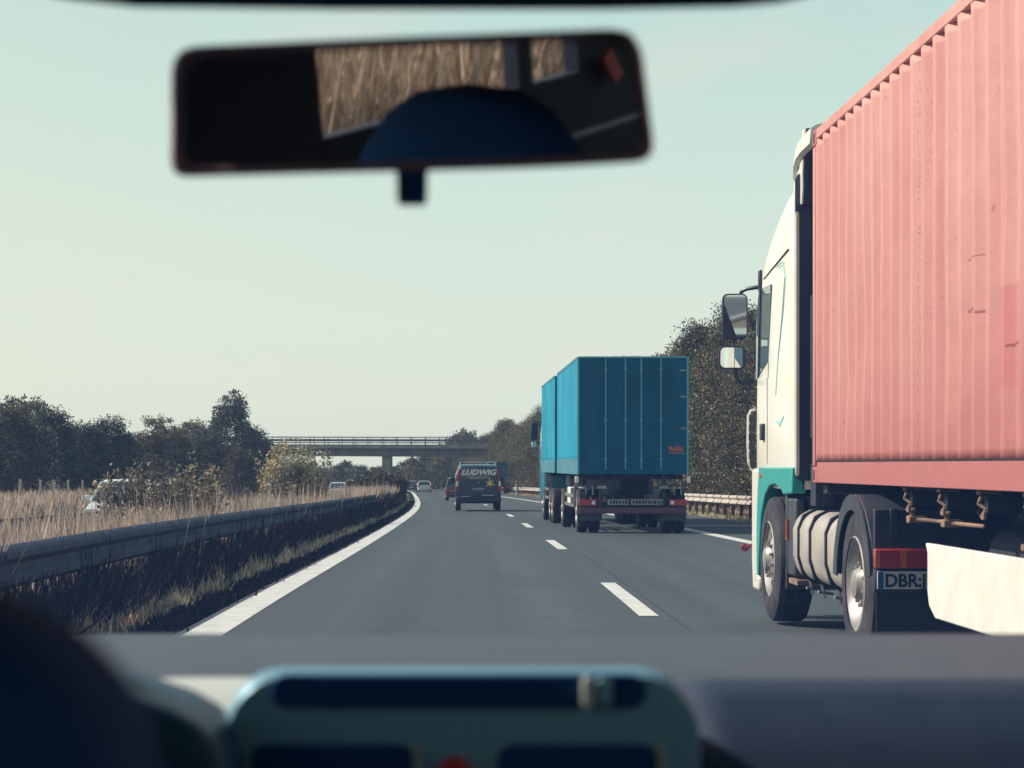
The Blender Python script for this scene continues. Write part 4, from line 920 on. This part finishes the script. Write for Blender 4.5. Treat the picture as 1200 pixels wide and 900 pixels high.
for s in (-1,1):
    t = obj('tail_light', MB().prism([(s*vh*.985,.80),(s*vh*.995,1.05),(s*vh*.86,1.72),(s*vh*.76,1.72),(s*vh*.875,1.08),(s*vh*.86,.80)], 'y', -.03, .10), M['redlamp'], vn, bevel=.01)
    obj('clear_section', MB().prism([(s*vh*.985,1.02),(s*vh*.975,1.22),(s*vh*.87,1.22),(s*vh*.885,1.02)], 'y', -.036, -.031), M['lettering'], t)
    for yy in (.85,3.85): wheel(vn, s*vh*.99, yy, .34, .22, s, big=False)
    obj('wing_mirror', MB().box(*sorted((s*vh, s*(vh+.2))), 3.35,3.45,1.1,1.35), M['black'], vn, bevel=.03)
obj('bumper', MB().box(-vh*.98,vh*.98,-.08,.12,.36,.60), M['black'], vn, bevel=.04)
mb = MB()
for s in (-1,1): mb.tube([(s*.72,.1,1.98),(s*.72,2.9,1.99)], .02, 6); [mb.tube([(s*.72,yy,1.86),(s*.72,yy,1.98)], .018, 6) for yy in (.15,1.4,2.7)]
for yy in (.12,1.0,2.0,2.8): mb.tube([(-.74,yy,1.985),(.74,yy,1.985)], .022, 6)
obj('roof_rack', mb, mat('rack_aluminium', (.45,.52,.52), rough=.4, metal=.4), vn)

# distant teal truck
y = 225.; x = px_x(585.5, y); t2 = empty('box_truck', (x, y, float(gz(y))), heading(y), label='small distant teal box truck showing right of the navy van', cat='truck')
obj('cargo_box', MB().box(-1.2,1.2,0,8,1.2,EYE-(541-VY)*y/F-float(gz(y))), M['tarpback'], t2, bevel=.03)
obj('frame', MB().box(-.5,.5,.2,9,.8,1.19).box(-1.1,1.1,.0,.1,.5,.62), M['chassis'], t2)
obj('cab', MB().loft([[(a*k, 9.3+b, z) for a, b in rrect(2.3,2.0,.2,4)] for z, k in ((.6,1.),(2.2,1.),(2.7,.92))]), M['tealp'], t2)
for s in (-1,1):
    for yy in (1.5,2.8,8.9): wheel(t2, s*1.17, yy, .5, .28, s)
    obj('tail_light', MB().box(*sorted((s*.7, s*1.1)), -.02,.0,.66,.8), M['redlamp'], t2)

# ------------------------------------------------------------------ our own car, seen from the back seat
car = empty('own_car', (0, 0.9, 0), label='car interior around the viewer with blurred dashboard, rear view mirror and front seat', cat='car')
def I(px, py, y): return ((px-VX)*y/F, y-.9, EYE-(py-VY)*y/F)
M['dash'] = mat('dashboard_plastic', (.058,.074,.098), (.070,.085,.105), rough=.6, scale=30, bump=.1, bscale=300)
M['dash2'] = mat('dashboard_vinyl', (.015,.030,.066), (.020,.035,.070), rough=.6, spec=.3, scale=30, bump=.1, bscale=300)
M['trim'] = mat('silver_trim', (.22,.43,.54), rough=.38, metal=.15)
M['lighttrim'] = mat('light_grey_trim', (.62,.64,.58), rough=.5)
M['innerdark'] = mat('dark_interior_fabric', (.012,.062,.20), (.014,.070,.21), rough=.9, spec=.2, scale=60)
M['carpaint'] = mat('own_car_paint', (.05,.07,.12), rough=.3, coat=.6)
KC = 1.12        # console front distance
# dashboard: one lofted slab across the car
prof = [(1.86,1.135),(1.80,EYE-205*1.80/F),(1.55,EYE-222*1.55/F),(1.335,EYE-255*1.335/F),(1.30,EYE-262*1.30/F)]
def dashprof(y0):
    return prof+[(1.27,1.143),(1.23,1.125),(1.19,1.095),(1.165,1.04),(1.16,.75),(1.86,.75)]
obj('dashboard', MB().loft([[(x, y-.9, z) for y, z in dashprof(0)] for x in (-.72,.72)]), M['dash'], car, bevel=.008)
obj('dash_pad', MB().loft([[(x, y-.9, z+dz) for y, z in ((1.328,EYE-257*1.328/F),(1.30,EYE-259*1.30/F),(1.25,1.146),(1.20,1.118),(1.16,1.06),(1.15,.9),(1.22,.9),(1.3,1.1))] for x, dz in ((.148,-.006),(.152,.002),(.17,.004),(.70,.004))]), M['dash2'], car, smooth=60)
obj('sunlit_dash_panel', MB().loft([[(x, y-.9, z) for y, z in ((1.33,EYE-249*1.33/F),(1.28,1.150),(1.22,1.135),(1.18,1.09),(1.17,.98),(1.26,.98),(1.34,1.1))] for x in (-.30,-.118)]), M['lighttrim'], car, smooth=60)  # light panel added in place of sun falling on the dash
obj('screen_base_strip', MB().box(-.70,.70,.905,.99,1.125,EYE-207*1.80/F), M['black'], car, bevel=.004)
# centre console
a = I(262,784,KC); b = I(822,784,KC); w = b[0]-a[0]; top = a[2]
con = obj('centre_console', MB().loft([[(px_, KC-.9+d, pz_) for px_, pz_ in rrect(w*k, .40, .034, 6, (a[0]+b[0])/2, top-.20-dz)] for d, k, dz in ((0,.985,.004),(.006,1.,0),(.012,1.,0),(.05,1.,.006),(.20,1.0,.05))]), M['trim'], car, smooth=50)
def inset(name, p0, p1, p2, p3, m, d0=-.003, d1=.0045, r=.008):
    q0 = I(p0,p1,KC); q1 = I(p2,p3,KC); return obj(name, MB().prism(rrect(abs(q1[0]-q0[0]), abs(q0[2]-q1[2]), r, 4, (q0[0]+q1[0])/2, (q0[2]+q1[2])/2), 'y', KC-.9+d0, KC-.9+d1), m, con, bevel=.001)
obj('console_rim', MB().loft([[(px_, KC-.9+d, pz_) for px_, pz_ in rrect(w*1.03, .41, .036, 6, (a[0]+b[0])/2, top-.215)] for d in (.04,.06)]), M['innerdark'], con, smooth=50)
inset('storage_tray', 318,790,757,830, M['innerdark'], r=.0085); inset('tray_shade', 375,792,672,826, M['innerdark'], -.004, -.0032, .006)
inset('tray_clip', 681,791,695,828, M['lighttrim'], -.010, -.0045, .003); inset('tray_slide', 698,793,716,826, M['trim'], -.008, -.0045, .003)
inset('air_vent', 296,872,484,990, M['innerdark'], r=.008); inset('air_vent', 584,872,770,990, M['innerdark'], r=.008)
inset('vent_frame', 484.5,870,492,990, M['lighttrim'], -.005, .004, .002); inset('vent_frame', 770.5,870,778,990, M['lighttrim'], -.005, .004, .002)
q = I(534,900,KC); obj('hazard_button', MB().prism([(q[0]-.013,q[2]-.008),(q[0]+.013,q[2]-.008),(q[0]+.009,q[2]),(q[0]+.002,q[2]+.007),(q[0]-.004,q[2]+.006),(q[0]-.010,q[2])], 'y', KC-.9-.010, KC-.9+.002), mat('red_button', (.75,.04,.05), rough=.3), con, bevel=.0015)
# instrument cowl right of the seat
cw_ = [(-.42,.95),(-.42,1.16),(I(60,812,1.05)[0],I(60,812,1.05)[2]),(I(140,812,1.05)[0],I(140,812,1.05)[2]),(I(165,822,1.05)[0],I(165,822,1.05)[2]),(I(200,834,1.05)[0],I(200,834,1.05)[2]),(I(232,852,1.05)[0],I(232,852,1.05)[2]),(I(258,880,1.05)[0],I(258,880,1.05)[2]),(I(275,925,1.05)[0],I(275,925,1.05)[2]),(I(280,1000,1.05)[0],.95)]
obj('instrument_cowl', MB().prism(cw_, 'y', .15, .26), mat('cowl_plastic', (.012,.065,.11), rough=.5), car, bevel=.01, seg=3)
# steering wheel
sw_c = Vector((-.37, .0, 1.0)); n_ = 40
rim_pts = [sw_c+Vector((.185*math.cos(2*math.pi*k/n_), -.06*math.sin(2*math.pi*k/n_), .175*math.sin(2*math.pi*k/n_))) for k in range(n_+1)]
sw = obj('steering_wheel', MB().tube(rim_pts, .014, 8, caps=False).tube([sw_c+Vector((-.17,0,0)), sw_c+Vector((.17,0,0))], .016, 6).lathe([(-.02,.001),(-.02,.07),(.03,.08),(.03,.001)], sw_c, 20, axis='y'), M['innerdark'], car)
# front seat
def seat(xc, y, m):
    rings = []
    for d, k in ((-.055,.96),(-.03,.99),(0,1.),(.04,.995),(.07,.95)):
        pts = []
        for (px_, pz_) in [(-.25,.50),(-.255,.9),(-.252,1.20),(-.24,1.252),(-.215,1.268),(-.12,1.277),(0,1.279),(.12,1.277),(.19,1.273),(.226,1.264),(.241,1.252),(.2495,1.240),(.254,1.222),(.258,.9),(.25,.50)]:
            pts.append((xc+px_*k, y-.9+d, .88+(pz_-.88)*(1-(1-k)*.35)))
        rings.append(pts)
    o = obj('front_seat', MB().loft(rings), m, car, smooth=60)
    s_ = o.modifiers.new('sub', 'SUBSURF'); s_.levels = 1; s_.render_levels = 2
    hr = MB(); zc_ = 1.262; rg = []
    for d, k in ((-.045,.55),(-.03,.85),(0,1.),(.03,.92),(.045,.6)):
        rg.append([(xc-.030+.125*k*math.copysign(abs(math.cos(t))**.8, math.cos(t)), y-.9+d, zc_+.155*k*math.copysign(abs(math.sin(t))**.8, math.sin(t))) for t in [2*math.pi*i/20 for i in range(20)]])
    obj('headrest', hr.loft(rg), m, o, smooth=60); return o
seat(-.31, .40, M['innerdark'])
obj('seat_cushion', MB().box(-.56,-.06,-.42,.05,.38,.55), M['innerdark'], car, bevel=.04)
# body shell
GAPS = []
sh = MB()
for s in (-1,1):
    X0, X1 = sorted((s*.72, s*.84)); xi0, xi1 = sorted((s*.70, s*.76))
    sh.box(X0,X1,-2.3,1.0,.30,1.245)                                   # doors up to the window line
    sh   # pillars
    sh.tube([(s*.74,.98,1.12),(s*.66,.25,1.57)], .035, 8)
sh.box(-.70,.70,-2.0,.22,1.565,1.61)
sh.box(-.84,.84,-2.32,-2.302,.3,1.24).box(-.72,.72,-2.3,.9,.26,.298)
obj('body_shell', sh, M['carpaint'], car, bevel=.012)
lin = MB()
for s in (-1,1): lin.box(*sorted((s*.690, s*.718)), -2.2,.25,.35,1.235)
[lin.box(*sorted((s*.70, s*.722)), a_, b_, 1.246, c_) for s in (-1,1) for a_, b_, c_ in ((-.83,-.52,1.548),(-1.35,-1.31,1.548),(-1.95,-1.49,1.548),(-1.489,-1.351,1.325),(-1.309,-.831,1.325))]
lin.box(-.722,.722,-1.9,.18,1.549,1.563); obj('lining', lin, mat('dark_lining', (.02,.025,.06), (.025,.03,.065), rough=.8), car)
obj('bonnet', MB().loft([[(x,1.02,1.06+dz) for x, dz in ((-.78,-.06),(-.5,0),(.5,0),(.78,-.06))]+[(.78,1.02,.4),(-.78,1.02,.4)], [(x,2.1,.90+dz) for x, dz in ((-.76,-.06),(-.5,0),(.5,0),(.76,-.06))]+[(.76,2.1,.35),(-.76,2.1,.35)], [(x,2.35,.62+dz) for x, dz in ((-.66,-.04),(-.4,0),(.4,0),(.66,-.04))]+[(.66,2.35,.35),(-.66,2.35,.35)]]), M['carpaint'], car, smooth=50)
for s in (-1,1):
    for yy in (1.55,-1.15): wheel(car, s*.86, yy, .31, .2, s, big=False)
obj('rear_bench', MB().box(-.66,.66,-1.75,-1.3,.4,1.16), M['innerdark'], car, bevel=.05)
q = I(722,118,1.3)
obj('seat_belt', MB().prism([(-1.60,1.31),(-1.57,1.30),(-1.535,1.335),(-1.56,1.35)], 'x', -.688, -.682), mat('red_belt', (.6,.05,.05)), car)
# overhead console in front of the roof edge
oc = MB(); p = []
for px, py in ((20,-60),(28,-25),(45,-8),(80,0),(160,9),(400,12),(700,12),(860,9),(915,4),(950,-5),(968,-20),(980,-60)):
    a = I(px, py, 1.02); p.append((a[0], a[2]))
p += [(.21,1.56),(-.23,1.56)]
obj('overhead_console', oc.loft([[(x*k, y, (z-EYE)*k+EYE) for x, z in p] for y, k in ((.12,1.0),(.13,1.012),(.19,1.15))]), mat('headliner_plastic', (.015,.11,.16), rough=.6), car, bevel=.006)
# rear-view mirror
Mc = Vector(I(481,120,1.06)); cam_l = Vector((0,-.9,EYE)); d = (Mc-cam_l).normalized()
r_ = Vector((-math.sin(R(30)), -math.cos(R(30)), -.100)).normalized(); nn = (r_-d).normalized()
def onplane(px, py, off=0.0):
    ray = (Vector(I(px,py,1.0))-cam_l).normalized(); P0 = Mc+nn*off; t = (P0-cam_l).dot(nn)/ray.dot(nn); return cam_l+ray*t
def roundpoly(c, r, n=5):
    out = []; c = [Vector(q) for q in c]
    for i in range(len(c)):
        p0, p1, p2 = c[i-1], c[i], c[(i+1)%len(c)]; rr = r[i]; u = (p0-p1).normalized()*rr; v = (p2-p1).normalized()*rr
        for k in range(n+1): t = k/n; out.append(tuple((p1+u)*(1-t)**2+p1*2*t*(1-t)+(p1+v)*t**2) if False else tuple(((p1+u)*(1-t)**2)+(p1*(2*t*(1-t)))+((p1+v)*t**2)))
    return out
oc_ = roundpoly([(201,55),(470,43),(728,33),(751,47),(769,189),(640,197),(199,208)], [32,60,18,22,26,60,22])
def shrink(poly, k):
    mx = sum(p[0] for p in poly)/len(poly); my_ = sum(p[1] for p in poly)/len(poly); return [(p[0]-math.copysign(min(k, abs(p[0]-mx)), p[0]-mx)*(1 if abs(p[0]-mx) > 120 else abs(p[0]-mx)/120), p[1]-math.copysign(min(k, abs(p[1]-my_)), p[1]-my_)*.8) for p in poly]
rings = [[onplane(*p_, .004) for p_ in shrink(oc_, 7)], [onplane(*p_, .005) for p_ in shrink(oc_, 3)], [onplane(*p_, .0) for p_ in oc_], [onplane(*p_, -.012) for p_ in shrink(oc_, 2)], [onplane(*p_, -.024) for p_ in shrink(oc_, 14)], [onplane(*p_, -.032) for p_ in shrink(oc_, 45)]]
mr = obj('rear_view_mirror', MB().loft(rings), mat('mirror_frame_plastic', (.34,.22,.26), rough=.5), car, smooth=60)
gp = [onplane(*p_, .0055) for p_ in shrink(oc_, 15)]; gm = MB(); n = len(gp); gm.add(gp+[p_-nn*.002 for p_ in gp], [list(range(n)), list(range(2*n-1,n-1,-1))]+[(i,(i+1)%n,(i+1)%n+n,i+n) for i in range(n)])
obj('mirror_glass', gm, M['mirror'], mr, smooth=0)
lv = [onplane(px,py,0) for px, py in ((464,186),(501,186),(500,236),(465,236))]
obj('dimming_lever', MB().add([p_ for p_ in lv]+[p_+Vector((0,.02,0)) for p_ in lv], [(0,1,2,3),(7,6,5,4),(0,4,5,1),(1,5,6,2),(2,6,7,3),(3,7,4,0)]), M['innerdark'], mr, bevel=.002)
obj('mirror_stalk', MB().tube([Mc-nn*.02, Mc+Vector((.01,.12,.04)), (0,.34,1.52)], .011, 8), M['innerdark'], mr)
# windscreen: tinted pane with a painted blue veil that lifts the darks
wm = bpy.data.materials.new('veiled_windscreen'); wm.use_nodes = True; N = wm.node_tree.nodes; L = wm.node_tree.links
tr = N.new('ShaderNodeBsdfTransparent'); tr.inputs[0].default_value = (.985,.99,.97,1); df = N.new('ShaderNodeBsdfTranslucent'); df.inputs[0].default_value = (.10,.30,.80,1)
mx = N.new('ShaderNodeMixShader'); mx.inputs[0].default_value = .03; L.new(tr.outputs[0], mx.inputs[1]); L.new(df.outputs[0], mx.inputs[2]); L.new(mx.outputs[0], N['Material Output'].inputs[0])
wpts = []
for z, y, hwid in ((1.115,1.88,.72),(1.58,1.12,.64)): wpts.append([(x, y-.9+.10*(1-(x/.72)**2)*0, z) for x in np.linspace(-hwid, hwid, 9)])
V = wpts[0]+wpts[1]; obj('windscreen', MB().add(V, [(i,i+1,i+10,i+9) for i in range(8)]), wm, car, smooth=60)

# ------------------------------------------------------------------ light, sky, haze, camera
EL, AZ = 37., 14.                                  # sun from the left, a little ahead
sd = Vector((-math.cos(R(EL))*math.cos(R(AZ)), math.cos(R(EL))*math.sin(R(AZ)), math.sin(R(EL))))
sl_ = bpy.data.lights.new('sun', 'SUN'); sl_.energy = 4.4; sl_.angle = R(.5); sl_.color = (1.0,.93,.82)
so = link(bpy.data.objects.new('sun', sl_)); so.rotation_euler = (-sd).to_track_quat('-Z', 'Y').to_euler(); so.location = (-40,20,60)
w = bpy.data.worlds.new('World'); sc.world = w; w.use_nodes = True; N = w.node_tree.nodes; L = w.node_tree.links
sky = N.new('ShaderNodeTexSky'); sky.sky_type = 'NISHITA'; sky.sun_disc = False; sky.sun_elevation = R(EL); sky.sun_rotation = math.atan2(sd.x, sd.y); sky.air_density = 1.2; sky.dust_density = 2.0; sky.ozone_density = 1.5
tc = N.new('ShaderNodeTexCoord'); sp = N.new('ShaderNodeSeparateXYZ'); L.new(tc.outputs['Generated'], sp.inputs[0])
fac = ramp_(N, L, sp.outputs[2], [(0., .93), (.10, .90), (.30, .72), (.55, .15), (1., .05)])
pale = ramp_(N, L, sp.outputs[2], [(0., (8.6,8.9,7.6)), (.07, (7.9,8.9,7.7)), (.20, (6.5,8.6,7.7)), (.5, (4.6,7.2,7.6))])
pr_ = N.new('ShaderNodeSeparateXYZ')
warm = V_(N, 'MULTIPLY', L, ramp_(N, L, V_(N, 'MULTIPLY', L, sp.outputs[0], -1.), [(.0, 0.), (.5, 1.)]), .5)
pale = mixc(N, L, warm, pale, (9.5,9.0,6.6))
cl_ = ramp_(N, L, noise_(N, L, tc.outputs['Generated'], 5, 5, (1,1,3.5)), [(.54, 0.), (.75, .6)]); pale = mixc(N, L, cl_, pale, (8.8,8.6,7.4))
c = mixc(N, L, fac, sky.outputs[0], pale); L.new(c, N['Background'].inputs[0]); N['Background'].inputs[1].default_value = .09
hz = MB().box(-420,420,-100,930,-6,16); hm = bpy.data.materials.new('haze_air'); hm.use_nodes = True; hn = hm.node_tree; hn.nodes.remove(hn.nodes['Principled BSDF'])
pv = hn.nodes.new('ShaderNodeVolumePrincipled'); pv.inputs['Color'].default_value = (.70,.84,1.,1); pv.inputs['Density'].default_value = .00026; pv.inputs['Anisotropy'].default_value = .1
hn.links.new(pv.outputs[0], hn.nodes['Material Output'].inputs['Volume'])
tag(obj('haze', hz, hm, smooth=0), kind='stuff')
cam = bpy.data.cameras.new('camera'); co = link(bpy.data.objects.new('camera', cam)); co.location = (0,0,EYE); co.rotation_euler = (R(90),0,0)
cam.sensor_width = 36; cam.lens = 36*F/1200; cam.shift_x = (600-VX)/1200; cam.shift_y = (VY-450)/1200; cam.clip_end = 3000; cam.clip_start = .05
cam.dof.use_dof = True; cam.dof.focus_distance = 26; cam.dof.aperture_fstop = 72/7.5; cam.dof.aperture_blades = 8
sc.camera = co
sc.view_settings.view_transform = 'Standard'; sc.view_settings.look = 'None'; sc.view_settings.exposure = .14; sc.view_settings.gamma = 1
sc.render.engine = 'CYCLES'; cy = sc.cycles; cy.use_denoising = True; cy.max_bounces = 7; cy.diffuse_bounces = 3; cy.glossy_bounces = 4; cy.transparent_max_bounces = 8; cy.volume_bounces = 0; cy.volume_step_rate = 4; cy.caustics_reflective = False; cy.caustics_refractive = False
